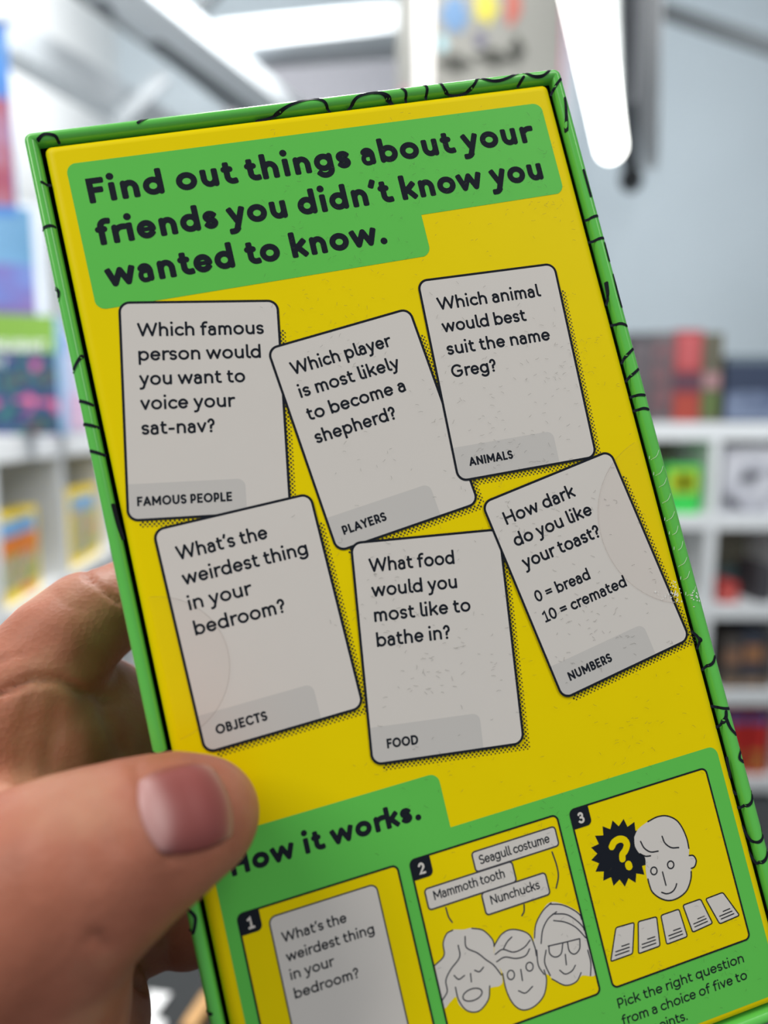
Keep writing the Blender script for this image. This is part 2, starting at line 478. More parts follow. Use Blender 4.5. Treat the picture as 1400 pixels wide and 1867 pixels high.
# ------------------------------------------------------------------ the game box
M_yel = mat('yellow_print', (253, 226, 0), 0.42, spec=0.08, noise=0.02, nscale=120)
M_grn = mat('green_print', (104, 209, 88), 0.42, spec=0.14, noise=0.02, nscale=120)
M_ink = mat('dark_ink', (33, 37, 45), 0.6, spec=0.06)
M_card = mat('white_print', (228, 222, 215), 0.45, spec=0.2, noise=0.012, nscale=200)
M_tab = mat('grey_tab_print', (212, 208, 203), 0.45, spec=0.3)
M_dot = mat('halftone_ink', (50, 46, 22), 0.5)
M_line = mat('grey_ink', (58, 58, 66), 0.5)

box = empty('game_box', BOX_O)
box.matrix_world = BOX_M
tag(box, 'yellow and green card game box held up in the hand, printed with question cards', 'game box')


def loft(loops, cap_last=True, cap_first=False):
    V, Fs = [], []
    n = len(loops[0])
    for lp in loops: V += [L3(*p) for p in lp]
    for j in range(len(loops) - 1):
        for i in range(n):
            a, b = j * n + i, j * n + (i + 1) % n
            Fs.append([a, b, b + n, a + n])
    if cap_last: Fs.append([(len(loops) - 1) * n + i for i in range(n)])
    if cap_first: Fs.append(list(range(n))[::-1])
    return V, Fs


def fix_normals(o):
    bm = bmesh.new(); bm.from_mesh(o.data); bmesh.ops.recalc_face_normals(bm, faces=bm.faces[:]); bm.to_mesh(o.data); bm.free()


# tray: wrapped yellow card, edges softly rolled over
prof = [(0.0, -27.0), (0.0, -1.9)] + [(2.0 * (1 - math.cos(rad(a))) * 0.95, -1.9 + 1.9 * math.sin(rad(a))) for a in (15, 30, 45, 60, 75, 90)]
loops = []
for d, z in prof:
    loops.append([(x, y, z) for x, y in rrect(d - .35, d, 99.9 - d, 186.2 - d, max(1.2 - 0.3 * d, 0.4), 5)])
tray = mesh_obj('tray', *loft(loops), M_yel, box, smooth=False)
fix_normals(tray)
for p in tray.data.polygons: p.use_smooth = len(p.vertices) == 4
# lid: green walls round the tray with a rounded, paper-wrapped edge
TH = 2.15; RX0, RY0, RX1, RY1 = -3.25, -2.55, 103.05, 188.9; RZ = 0.35


def rim_z(d):
    t = min(max(d / TH, 0), 1)
    return RZ - 1.05 + 1.05 * math.sqrt(max(0, 1 - (2 * t - 1) ** 2))


prof = [(0.0, -30.0), (0.0, RZ - 1.2)] + [(TH * (0.5 - 0.5 * math.cos(rad(a))), RZ - 1.05 + 1.05 * math.sin(rad(a))) for a in range(0, 181, 15)] + [(TH, RZ - 2.3)]
loops = [[(x, y, z) for x, y in rrect(RX0 + d, RY0 + d, RX1 - d, RY1 - d, max(1.5 - d, 0.12), 5)] for d, z in prof]
M_lid = mat('glossy_green_wrap', (104, 209, 88), 0.24, spec=0.5, noise=0.02, nscale=120)
lid = mesh_obj('lid', *loft(loops, cap_last=False, cap_first=True), M_lid, box, smooth=True)
fix_normals(lid)
loops = [[(x, y, z) for x, y in rrect(RX0 + d, RY0 + d, RX1 - d, RY1 - d, .12, 5)] for d, z in ((TH, RZ - 2.3), (TH, -27.2))]
gap_wall = mesh_obj('lid_gap_shade', *loft(loops), mat('painted_gap_shade', (30, 44, 24), 0.9, spec=.1), lid)  # lid's inner wall coloured dark for the shade in the gap
fix_normals(gap_wall)

# black doodle strokes that wrap over the lid edge
dood = Ribbons()


def on_rim(u, v):
    d = min(u - RX0, RX1 - u, v - RY0, RY1 - v)
    return (rim_z(d) if d >= 0 else RZ - 1.2) + 0.11


def crop(s, ox, oy, pts): return [(ox + s * x, oy + s * y) for x, y in pts]


def smooth_pts(P, n=6):
    """Catmull-Rom through the points"""
    P = [np.array(p, float) for p in P]
    if len(P) < 3: return [tuple(P[0] + (P[-1] - P[0]) * t) for t in np.linspace(0, 1, 8)]
    Q = [2 * P[0] - P[1]] + P + [2 * P[-1] - P[-2]]
    out = []
    for i in range(1, len(Q) - 2):
        for t in np.linspace(0, 1, n, endpoint=False):
            a, b, c, d = Q[i - 1:i + 3]
            out.append(0.5 * ((2 * b) + (c - a) * t + (2 * a - 5 * b + 4 * c - d) * t * t + (3 * b - 3 * c + d - a) * t ** 3))
    out.append(P[-1])
    return [tuple(p) for p in out]


DOOD = []
for L in ([(0, 628), (60, 635), (130, 685)], [(190, 590), (220, 625), (225, 668)], [(340, 558), (362, 600), (360, 645)],
          [(445, 545), (480, 600), (540, 625), (610, 615), (670, 580), (695, 540), (700, 512)], [(700, 515), (780, 545), (850, 545), (920, 520), (985, 478)],
          [(1010, 522), (980, 565)], [(1015, 485), (1070, 515), (1130, 515), (1170, 490), (1195, 450)], [(1265, 530), (1230, 570), (1205, 620)], [(1288, 668), (1295, 735)]):
    DOOD.append(crop(.2714, 680, 0, L))
for L in ([(490, 437), (520, 415)], [(910, 420), (960, 408), (1040, 370), (1100, 352), (1145, 360), (1170, 388)], [(1235, 382), (1270, 345), (1330, 330), (1375, 340), (1395, 362)],
          [(135, 495), (160, 478), (195, 483), (205, 498)]):
    DOOD.append(crop(.5143, 0, 0, L))
for L in ([(92, 560), (105, 735)], [(197, 970), (238, 1115)], [(220, 1240), (280, 1225)], [(240, 1365), (315, 1350)], [(320, 1380), (345, 1480)],
          [(370, 1560), (390, 1650), (415, 1740)], [(332, 1600), (345, 1680), (338, 1720)], [(365, 1840), (400, 1835), (445, 1848)]):
    DOOD.append(crop(.3213, 1000, 0, L))
for L in ([(150, 405), (180, 350), (218, 310)], [(182, 540), (215, 500), (258, 460)], [(215, 660), (250, 650), (303, 652)], [(240, 762), (290, 750), (330, 757)]):
    DOOD.append(crop(.2463, 1100, 560, L))
for L in ([(235, 690), (270, 720), (285, 750), (270, 798)], [(370, 850), (350, 895), (305, 940)], [(365, 1180), (410, 1188), (465, 1190)], [(395, 1320), (425, 1300), (440, 1250), (440, 1210)],
          [(440, 1250), (470, 1320), (510, 1360)], [(545, 1465), (530, 1490), (530, 1520), (560, 1540)], [(465, 1520), (480, 1600), (485, 1650)], [(505, 1740), (525, 1758)],
          [(620, 1740), (605, 1800), (570, 1840), (530, 1850)]):
    DOOD.append(crop(.2786, 1200, 960, L))
for L in ([(1250, 590), (1290, 660), (1325, 690), (1365, 650), (1370, 600)], [(1290, 750), (1320, 800), (1350, 830), (1380, 790), (1400, 740)]):
    DOOD.append(crop(.2857, 1000, 1340, L))
for L in ([(300, 295), (380, 275)], [(390, 720), (415, 750), (410, 800)], [(515, 1310), (550, 1250), (580, 1195)], [(560, 1520), (650, 1545)], [(590, 1685), (690, 1705)], [(300, -30), (345, -25)]):
    DOOD.append(crop(.257, 0, 340, L))
DOOD += [crop(.2571, 0, 740, [(640, 320), (735, 345)]), crop(.2571, 0, 740, [(800, 700), (830, 820), (865, 940)]), [(276, 1373), (290, 1375), (306, 1371)],
         [(340, 1655), (356, 1672), (352, 1700), (342, 1698)], [(362, 1855), (385, 1848)]]
for L in DOOD:
    q = [on_face(x, y, 0.2) for x, y in smooth_pts(L, 14)]
    q = [p for p in q if min(p[0] - RX0, RX1 - p[0], p[1] - RY0, RY1 - p[1]) > -0.05]
    # resample finely so the stroke follows the rounded edge
    if len(q) > 1: dood.add(q, 0.28, on_rim)
dood.build('doodle_lines', M_ink, lid)

# title panel
Zp, Zt = 0.03, 0.06
ttl = Ribbons()
r = 1.9
outl = rrect(3.0, 4.45, 96.9, 24.1, r, 7, '1110')
# stepped outline: upper band plus the short third line
left = [(3.0, 4.45 + r)]
pts = [(3.0 + r - r * math.cos(rad(a)), 4.45 + r - r * math.sin(rad(a))) for a in range(0, 91, 13)]
pts += [(96.9 - r + r * math.sin(rad(a)), 4.45 + r - r * math.cos(rad(a))) for a in range(0, 91, 13)]
pts += [(96.9 - r + r * math.cos(rad(a)), 24.1 - r + r * math.sin(rad(a))) for a in range(0, 91, 13)]
pts += [(66.4, 24.1)]
pts += [(66.4 - r + r * math.cos(rad(a)), 32.5 - r + r * math.sin(rad(a))) for a in range(0, 91, 13)]
pts += [(3.0 + r - r * math.sin(rad(a)), 32.5 - r + r * math.cos(rad(a))) for a in range(0, 91, 13)]
ttl.poly(pts, lambda a, b: Zp)
title = ttl.build('title_panel', M_grn, box)
tx = Ribbons()
for s, x0, x1, y in (("Find out things about your", 5.75, 93.0, 12.55), ("friends you didn't know you", 5.6, 93.45, 20.65), ("wanted to know.", 5.75, 58.5, 28.7)):
    put_text(tx, s, 6.9, 0.165, (x0, y), 0, Zt, x1 - x0)
tx.build('title_text', M_ink, title)

# question cards
CW, CHT = 28.3, 39.7
CARDS = [
    ('famous', (17.94, 53.65), 9.2, ['Which famous', 'person would', 'you want to', 'voice your', 'sat-nav?'], [22.6, 21.8, 18.7, 16.5, 12.8], 'FAMOUS PEOPLE', -12.5, 16.4, -13.45),
    ('player', (47.43, 63.39), -5.95, ['Which player', 'is most likely', 'to become a', 'shepherd?'], [19.7, 19.9, 19.5, 16.0], 'PLAYERS', -12.0, 8.5, -13.75),
    ('animal', (75.78, 57.58), 2.3, ['Which animal', 'would best', 'suit the name', 'Greg?'], [21.1, 17.2, 21.3, 9.1], 'ANIMALS', -11.4, 8.8, -13.55),
    ('weird', (19.11, 93.21), -1.0, ["What's the", 'weirdest thing', 'in your', 'bedroom?'], [16.2, 22.5, 11.1, 16.2], 'OBJECTS', -11.6, 9.0, -13.65),
    ('food', (49.55, 105.25), 7.65, ['What food', 'would you', 'most like to', 'bathe in?'], [16.1, 16.1, 18.2, 13.8], 'FOOD', -11.2, 5.7, -14.2),
    ('toast', (81.24, 99.28), -9.0, ['How dark', 'do you like', 'your toast?', '0 = bread', '10 = cremated'], [15.2, 17.0, 16.8, 11.8, 18.1], 'NUMBERS', -11.5, 9.3, -14.2),
]


def to_local(p, ctr, ang):
    ca, sa = math.cos(rad(ang)), math.sin(rad(ang)); dx, dy = p[0] - ctr[0], p[1] - ctr[1]
    return ca * dx + sa * dy, -sa * dx + ca * dy


def from_local(p, ctr, ang):
    ca, sa = math.cos(rad(ang)), math.sin(rad(ang))
    return ctr[0] + ca * p[0] - sa * p[1], ctr[1] + sa * p[0] + ca * p[1]


def in_card(p, grow=0.0):
    for c in CARDS:
        a, b = to_local(p, c[1], c[2])
        if abs(a) < CW / 2 + grow and abs(b) < CHT / 2 + grow: return True
    return False


for i, (key, ctr, ang, lines, widths, cat, cx, cwid, y0) in enumerate(CARDS):
    z = 0.06 + 0.045 * i
    fl = lambda p: from_local(p, ctr, ang)
    fill = Ribbons(); fill.poly([fl(p) for p in rrect(-CW / 2 + .16, -CHT / 2 + .16, CW / 2 - .16, CHT / 2 - .16, 1.65, 8)], lambda a, b: z)
    card = fill.build('question_card', M_card, box)
    tabr = Ribbons(); tabr.poly([fl(p) for p in rrect(-CW / 2 + .2, 13.4, 6.4, CHT / 2 - .2, 1.4, 6, '0101')], lambda a, b: z + 0.008)
    tabr.build('category_tab', M_tab, card)
    bd = Ribbons(); bd.add([fl(p) for p in rrect(-CW / 2, -CHT / 2, CW / 2, CHT / 2, 1.8, 8)], 0.225, lambda a, b: z + 0.012, True)
    bd.build('card_border', M_ink, card)
    t = Ribbons()
    for k, s in enumerate(lines):
        y = y0 + 4.52 * k
        if key == 'toast' and k >= 3: y = 1.5 + 4.1 * (k - 3)
        sz = 3.2 if (key == 'toast' and k >= 3) else 3.65
        put_text(t, s, sz, 0.116, fl((-11.25 if not (key == 'toast' and k >= 3) else -11.6, y)), ang, z + 0.02, widths[k])
    t.build('question_text', M_ink, card)
    t2 = Ribbons(); put_text(t2, cat, 2.45, 0.15, fl((cx, 17.4)), ang, z + 0.02, cwid, 0.02)
    t2.build('category_text', M_ink, card)
    # halftone shadow dots on the yellow, right of and below the card
    dots = Ribbons(); pit = 0.78; n = 0
    for a in range(-30, 32):
        for b in range(-36, 90):
            lx = a * pit + (b % 2) * pit / 2; ly = b * pit / 2
            if not (-CW / 2 + 1.7 < lx < CW / 2 + 1.35 and -CHT / 2 + 1.5 < ly < CHT / 2 + 1.5): continue
            if lx < CW / 2 - .3 and ly < CHT / 2 - .3: continue
            p = fl((lx, ly))
            if in_card(p, 0.1): continue
            edge = max(lx - CW / 2, ly - CHT / 2)
            rr = 0.205 if edge < 1.0 else 0.15
            dots.poly([(p[0] + rr * math.cos(q), p[1] + rr * math.sin(q)) for q in np.linspace(0, 2 * math.pi, 7)[:-1]], lambda a_, b_: 0.045)
    dots.build('halftone_shadow', M_dot, card)

# how-it-works panel
hp = Ribbons(); r = 1.7
pts = [(2.4, 184.2), (2.4, 127.6 + r)]
pts = [(2.4 + r - r * math.cos(rad(a)), 127.6 + r - r * math.sin(rad(a))) for a in range(0, 91, 15)]
pts += [(44.0 - r + r * math.sin(rad(a)), 127.6 + r - r * math.cos(rad(a))) for a in range(0, 91, 15)]
pts += [(44.0, 137.5)]
pts += [(98.0 - r + r * math.sin(rad(a)), 137.5 + r - r * math.cos(rad(a))) for a in range(0, 91, 15)]
pts += [(98.0 - r + r * math.cos(rad(a)), 184.3 - r + r * math.sin(rad(a))) for a in range(0, 91, 15)]
pts += [(2.4 + r - r * math.sin(rad(a)), 184.3 - r + r * math.cos(rad(a))) for a in range(0, 91, 15)]
hp.poly(pts, lambda a, b: Zp)
how = hp.build('instructions_panel', M_grn, box)
t = Ribbons(); put_text(t, 'How it works.', 5.2, 0.172, (5.3, 134.6), 0, Zt, 34.0); t.build('heading_text', M_ink, how)
t = Ribbons()
for s, y, x1 in (('Pick the right question', 176.9, 92.4), ('from a choice of five to', 179.95, 92.2)):
    put_text(t, s, 2.5, 0.1, (66.4, y), 0, Zt, x1 - 66.4)
put_text(t, 'points.', 2.5, 0.1, (71.7, 182.95), 0, Zt, 7.0)
t.build('caption_text', M_ink, how)


def FP(s, ox, oy, pts): return [tuple(on_face(ox + s * x, oy + s * y)) for x, y in pts]


FRAMES = [(4.75, 33.1, 140.9, 173.2), (35.4, 63.75, 140.9, 173.2), (66.3, 94.7, 140.9, 173.2)]
fr_obj = []
for i, (x0, x1, ya, yb) in enumerate(FRAMES):
    fb = Ribbons(); fb.poly(rrect(x0, ya, x1, yb, 1.0, 6), lambda a, b: Zt)
    fo = fb.build('step_frame', M_yel, box); fr_obj.append(fo)
    bd = Ribbons(); bd.add(rrect(x0, ya, x1, yb, 1.0, 6), 0.16, lambda a, b: Zt + 0.06, True); bd.build('frame_border', M_ink, fo)
    bg = Ribbons(); bg.poly(rrect(x0 - .05, ya - .05, x0 + 3.7, ya + 3.55, .95, 6, '1010'), lambda a, b: Zt + 0.07); bg.build('number_badge', M_ink, fo)
    nt = Ribbons(); put_text(nt, str(i + 1), 2.9, 0.135, (x0 + 1.3 - (0.05 if i else -0.1), ya + 2.85), 0, Zt + 0.1); nt.build('badge_number', M_card, fo)

# step 1: a question card cut by the lower edge of its frame
c = Ribbons(); c.poly(rrect(9.7, 142.9, 28.8, 170.0, 1.2, 6), lambda a, b: Zt + .02); c.build('drawn_card', M_card, fr_obj[0])
c = Ribbons(); c.add(rrect(9.7, 142.9, 28.8, 170.0, 1.2, 6), .13, lambda a, b: Zt + .03, True); c.build('drawn_card_border', M_line, fr_obj[0])
c = Ribbons()
for s, y, wd in (("What's the", 147.6, 11.3), ('weirdest thing', 150.85, 15.5), ('in your', 153.9, 7.6), ('bedroom?', 157.05, 11.3)):
    put_text(c, s, 2.5, 0.11, (11.2, y), 0, Zt + .04, wd)
c.build('drawn_card_text', M_ink, fr_obj[0])

# step 2: three faces and their answers
r8 = lambda pts: FP(.5, 700, 1267, pts)
x_right = 63.6


def clip_right(P): return [(min(p[0], x_right), p[1]) for p in P]


faces2 = Ribbons()
for P in ([(185, 985), (220, 945), (215, 915), (218, 885), (228, 868), (250, 856), (290, 855), (330, 848), (375, 865), (398, 900), (402, 950), (418, 985), (432, 1040), (420, 1060), (395, 1065), (382, 1075), (380, 1115), (350, 1150), (310, 1156), (275, 1130), (262, 1100), (240, 1120), (216, 1140), (200, 1060)],
          [(545, 905), (548, 850), (572, 795), (602, 757), (645, 760), (695, 782), (727, 812), (745, 860), (756, 940), (770, 1020), (722, 1022), (702, 1047), (665, 1058), (620, 1040), (600, 1020), (578, 1010), (555, 950)],
          [(402, 915), (430, 870), (470, 855), (520, 868), (546, 905), (562, 960), (585, 1000), (590, 1060), (572, 1110), (535, 1143), (500, 1148), (465, 1120), (445, 1070), (430, 1010), (404, 965)]):
    faces2.poly(clip_right(smooth_pts(r8(P + [P[0]]), 4)[:-1]), lambda a, b: Zt + .015)
faces2.build('drawn_faces', M_card, fr_obj[1])
ln = Ribbons(); HW = .115
for P in ([(185, 985), (218, 950), (215, 905), (228, 870), (250, 857)], [(320, 850), (360, 857), (393, 888), (402, 915)], [(270, 912), (275, 955), (243, 1000), (225, 1040), (230, 1080), (212, 1112)],
          [(295, 880), (300, 920), (340, 940), (372, 965), (400, 985), (427, 1020)], [(255, 1022), (272, 1036), (293, 1022)], [(330, 1003), (347, 1008), (362, 992)], [(315, 1015), (318, 1045)],
          [(260, 1065), (272, 1112), (302, 1150), (345, 1152), (380, 1110), (385, 1060)],
          [(400, 915), (430, 870), (470, 854), (525, 870), (548, 915), (555, 950)], [(405, 945), (432, 927), (472, 937), (510, 920), (532, 893)], [(435, 925), (448, 900), (465, 882)], [(410, 972), (440, 955), (480, 960), (515, 950), (530, 925)],
          [(498, 1000), (504, 1040)], [(490, 1078), (515, 1086), (541, 1062)], [(432, 1015), (445, 1075), (470, 1125), (505, 1148), (547, 1135), (582, 1095), (592, 1040), (583, 1002)],
          [(548, 885), (553, 835), (578, 787), (608, 758)], [(602, 762), (650, 765), (698, 788), (726, 815)], [(572, 905), (578, 855), (598, 815), (628, 790)], [(615, 798), (665, 800), (705, 825), (733, 855)],
          [(590, 930), (585, 975), (605, 1022)], [(618, 822), (660, 828), (700, 848), (735, 885)], [(556, 930), (562, 985), (583, 1018)], [(742, 930), (753, 975), (752, 1022)],
          [(598, 915), (655, 902), (712, 888)], [(600, 914), (604, 943), (624, 955), (645, 942), (651, 904)], [(668, 900), (675, 933), (694, 944), (712, 925), (713, 889)], [(660, 945), (664, 983)],
          [(640, 1003), (660, 1017), (684, 1006), (697, 985)], [(612, 1035), (660, 1058), (700, 1045), (718, 1012)]):
    q = clip_right(smooth_pts(r8(P), 5)); ln.add(q, HW, lambda a, b: Zt + .03)
for cx, cy, rx, ry in ((462, 1020, 13, 17), (530, 990, 13, 16), (322, 1092, 35, 22)):
    ln.add(r8([(cx + rx * math.cos(q), cy + ry * math.sin(q) - (0.25 * rx * math.cos(q) if rx > 20 else 0)) for q in np.linspace(0, 2 * math.pi, 25)]), HW, lambda a, b: Zt + .03, True)
ln.build('drawn_lines', M_line, fr_obj[1])
bub = Ribbons(); bl = Ribbons(); bt = Ribbons()
for k, (Q, s, t0, t1) in enumerate(([[(318, 572), (622, 480), (638, 552), (334, 642)], 'Seagull costume', (350, 614), (606, 541)],
                                    [[(145, 708), (466, 606), (482, 680), (165, 784)], 'Mammoth tooth', (184, 744), (442, 668)],
                                    [[(352, 720), (588, 648), (604, 726), (374, 802)], 'Nunchucks', (391, 760), (570, 710)])):
    q = r8(Q)
    x0 = (q[0][0] + q[3][0]) / 2; x1 = (q[1][0] + q[2][0]) / 2; ya = (q[0][1] + q[1][1]) / 2; yb = (q[2][1] + q[3][1]) / 2
    zz = Zt + .035 + .012 * k
    P = rrect(x0, ya, x1, yb, .6, 5)
    bub.poly(P, lambda a, b: zz)
    bl.add(P, .14, lambda a, b: zz + .004, True)
    a, b = r8([t0, t1]); put_text(bt, s, 2.35, 0.1, (a[0], (a[1] + b[1]) / 2), 0, zz + .008, b[0] - a[0])
for P in ([(225, 775), (235, 808), (248, 828)], [(510, 764), (510, 788), (502, 804)], [(612, 572), (628, 618), (635, 660), (627, 703)]):
    bl.add(smooth_pts(r8(P), 5), .13, lambda a, b: Zt + .03)
bub.build('answer_bubbles', M_card, fr_obj[1]); bl.build('bubble_outline', M_line, fr_obj[1]); bt.build('answer_text', M_ink, fr_obj[1])

# step 3: burst, face and five cards
z8 = lambda pts: FP(.2857, 1000, 1340, pts)
bs = Ribbons(); NS = 17
bc = (74.15, 151.0)
# spikes as a fan of triangles plus the core
core = [(bc[0] + 4.75 * math.cos(rad(360 * i / NS + 4)), bc[1] + 4.75 * math.sin(rad(360 * i / NS + 4))) for i in range(NS)]
bs.poly(core, lambda a, b: Zt + .01)
for i in range(NS):
    am = rad(360 * (i + .5) / NS + 4)
    bs.poly([core[i], (bc[0] + 6.05 * math.cos(am), bc[1] + 6.05 * math.sin(am)), core[(i + 1) % NS]], lambda a, b: Zt + .01)
bs.build('question_burst', M_ink, fr_obj[2])
qm = Ribbons()
qm.add(smooth_pts(z8([(402, 712), (418, 682), (450, 664), (482, 670), (498, 698), (488, 735), (470, 762), (470, 790)]), 6), .62, lambda a, b: Zt + .03)
qm.add(z8([(508, 826), (512, 838)]), .68, lambda a, b: Zt + .03)
qm.build('question_mark', M_yel, fr_obj[2])
fc = Ribbons()
P = [(545, 650), (570, 600), (632, 552), (690, 522), (750, 515), (810, 540), (850, 590), (880, 660), (895, 725), (895, 768), (922, 770), (940, 800), (930, 840), (908, 862), (905, 920), (880, 990), (830, 1035), (770, 1055), (710, 1040), (660, 1000), (637, 950), (625, 905), (618, 850), (614, 782), (580, 757), (550, 710)]
fc.poly(smooth_pts(z8(P + [P[0]]), 3)[:-1], lambda a, b: Zt + .035)
fc.build('drawn_face', M_card, fr_obj[2])
ln = Ribbons(); HW = .13
for P in ([(632, 552), (690, 522), (750, 515), (810, 540), (850, 590), (880, 660), (893, 722)], [(895, 768), (922, 769), (940, 800), (930, 838), (908, 850)],
          [(908, 870), (905, 920), (880, 990), (830, 1035), (770, 1055), (710, 1040), (660, 1000), (640, 950), (632, 918)], [(585, 678), (608, 720), (648, 745), (697, 740)],
          [(722, 645), (740, 688), (780, 717), (828, 717)], [(648, 770), (615, 772), (582, 757)], [(725, 873), (747, 958)], [(720, 1003), (752, 1012), (786, 1000), (806, 975), (815, 948)]):
    ln.add(smooth_pts(z8(P), 5), HW, lambda a, b: Zt + .05)
for cx, cy in ((670, 866), (777, 827)):
    ln.add(z8([(cx + 20 * math.cos(q), cy + 24 * math.sin(q)) for q in np.linspace(0, 2 * math.pi, 21)]), HW, lambda a, b: Zt + .05, True)
ln.build('drawn_lines', M_ink, fr_obj[2])
cd = Ribbons(); cl = Ribbons()
for Q in ([(428, 1228), (545, 1195), (535, 1395), (395, 1445)], [(570, 1190), (688, 1158), (710, 1345), (572, 1395)], [(715, 1150), (830, 1110), (885, 1285), (752, 1335)],
          [(855, 1085), (968, 1045), (1045, 1200), (918, 1258)], [(1000, 1045), (1110, 1003), (1217, 1150), (1090, 1205)]):
    Q = [np.array(p, float) for p in Q]
    R_ = []
    for i in range(4):
        a, b, c_ = Q[i - 1], Q[i], Q[(i + 1) % 4]
        ua = (a - b) / np.linalg.norm(a - b); uc = (c_ - b) / np.linalg.norm(c_ - b)
        for tt in np.linspace(0, 1, 5):
            R_.append((1 - tt) ** 2 * (b + ua * 14) + 2 * tt * (1 - tt) * b + tt ** 2 * (b + uc * 14))
    cd.poly(z8(R_), lambda a, b: Zt + .01)
    cl.add(z8(R_), .12, lambda a, b: Zt + .02, True)
    bl_ = lambda s, t_: tuple((1 - t_) * ((1 - s) * Q[0] + s * Q[1]) + t_ * ((1 - s) * Q[3] + s * Q[2]))
    for s0, s1, t_ in ((.45, .8, .64), (.18, .82, .75), (.18, .82, .86)):
        cl.add(z8([bl_(s0, t_), bl_(s1, t_)]), .11, lambda a, b: Zt + .02)
cd.build('drawn_cards', M_card, fr_obj[2]); cl.build('drawn_card_lines', M_ink, fr_obj[2])

# faint flecks in the laminate
rng = random.Random(7)
M_fleck = bpy.data.materials.new('film_fleck'); M_fleck.use_nodes = True
nt = M_fleck.node_tree; b = nt.nodes['Principled BSDF']; b.inputs['Base Color'].default_value = (*s2l((70, 66, 50)), 1); b.inputs['Alpha'].default_value = 0.45
fk = Ribbons()
clus = [(rng.uniform(34, 97), rng.uniform(4, 184)) for _ in range(34)]
for k in range(1150):
    if rng.random() < .7:
        c0 = rng.choice(clus); x, y = rng.gauss(c0[0], 5.5), rng.gauss(c0[1], 4.5)
    else:
        x, y = rng.uniform(30, 98), rng.uniform(3, 184)
    if not (22 < x < 97.5 and 3 < y < 183): continue
    if x < 40 and rng.random() < .6: continue
    a = rng.gauss(0.1, .5) if rng.random() < .75 else rng.uniform(0, 3.1)
    l = rng.uniform(.18, .42); cv = rng.uniform(-.12, .12)
    fk.add([(x - l * math.cos(a), y - l * math.sin(a)), (x + cv * math.sin(a), y - cv * math.cos(a)), (x + l * math.cos(a), y + l * math.sin(a))], .035, lambda a_, b_: .40)
tag(fk.build('laminate_flecks', M_fleck, box), kind='stuff')

# clear round seals over the box edges
M_seal = bpy.data.materials.new('clear_film'); M_seal.use_nodes = True
nt = M_seal.node_tree; nt.nodes.remove(nt.nodes['Principled BSDF'])
tb_ = nt.nodes.new('ShaderNodeBsdfTransparent'); tb_.inputs[0].default_value = (.996, .984, .979, 1)
gb_ = nt.nodes.new('ShaderNodeBsdfGlossy'); gb_.inputs['Roughness'].default_value = .2
mx_ = nt.nodes.new('ShaderNodeMixShader'); mx_.inputs[0].default_value = .012
nt.links.new(tb_.outputs[0], mx_.inputs[1]); nt.links.new(gb_.outputs[0], mx_.inputs[2]); nt.links.new(mx_.outputs[0], nt.nodes['Material Output'].inputs[0])
M_seal_e = bpy.data.materials.new('clear_film_edge'); M_seal_e.use_nodes = True
nt = M_seal_e.node_tree; b = nt.nodes['Principled BSDF']; b.inputs['Base Color'].default_value = (*s2l((120, 90, 70)), 1); b.inputs['Alpha'].default_value = 0.2
M_glint = mat('painted_glint_white', (245, 246, 242), 0.25, spec=.6)  # white paint for the glints on the film's bubbles and wrinkles
for (cx, cy, R_, a0, a1, xlim) in ((102.9, 93.2, 17.1, 100, 262, 98.4), (0.1, 97.4, 12.6, -90, 90, 1.5)):
    sl = Ribbons()
    P = [(cx + R_ * math.cos(rad(a)), cy + R_ * math.sin(rad(a))) for a in np.linspace(a0, a1, 48)]
    P = [(min(x, xlim), y) if cx > 50 else (max(x, xlim), y) for x, y in P]
    sl.poly(P, lambda a, b: .43)
    so = sl.build('clear_seal', M_seal, box)
    ed = Ribbons()
    ed.add([p for p in P if (p[0] < xlim - .1 if cx > 50 else p[0] > xlim + .1)], .07, lambda a, b: .46); ed.build('seal_edge', M_seal_e, so)
    if cx > 50:
        # strip of the same film over the lid edge
        V, Fs = [], []
        yy = np.linspace(76.5, 109.7, 14); dd = np.linspace(0, TH, 9)
        for y in yy:
            for d in dd: V.append(L3(RX1 - d, y, rim_z(d) + .07))
        for i in range(len(yy) - 1):
            for j in range(len(dd) - 1): Fs.append([i * 9 + j, i * 9 + j + 1, (i + 1) * 9 + j + 1, (i + 1) * 9 + j])
        mesh_obj('seal_flap', V, Fs, M_seal, so, smooth=True)
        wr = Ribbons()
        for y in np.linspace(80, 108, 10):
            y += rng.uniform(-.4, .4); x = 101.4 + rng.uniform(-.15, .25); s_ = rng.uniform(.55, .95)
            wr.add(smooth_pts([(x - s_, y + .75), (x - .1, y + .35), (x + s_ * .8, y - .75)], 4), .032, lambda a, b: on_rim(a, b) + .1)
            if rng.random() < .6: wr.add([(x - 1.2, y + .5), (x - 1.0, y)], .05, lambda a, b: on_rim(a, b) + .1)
        wr.build('wrinkle_glints', M_glint, so)
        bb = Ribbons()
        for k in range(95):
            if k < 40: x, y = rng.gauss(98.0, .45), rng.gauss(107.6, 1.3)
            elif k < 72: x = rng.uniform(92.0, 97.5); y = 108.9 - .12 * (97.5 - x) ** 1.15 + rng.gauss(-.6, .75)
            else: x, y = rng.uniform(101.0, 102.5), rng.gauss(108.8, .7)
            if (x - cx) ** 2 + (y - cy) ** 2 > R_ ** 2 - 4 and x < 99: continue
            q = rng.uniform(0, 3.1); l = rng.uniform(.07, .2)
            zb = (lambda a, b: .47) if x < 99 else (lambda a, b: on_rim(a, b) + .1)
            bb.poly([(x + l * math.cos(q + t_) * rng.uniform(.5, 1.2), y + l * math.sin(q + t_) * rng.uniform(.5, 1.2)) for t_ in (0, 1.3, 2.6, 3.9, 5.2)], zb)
        bb.build('bubble_glints', M_glint, so)

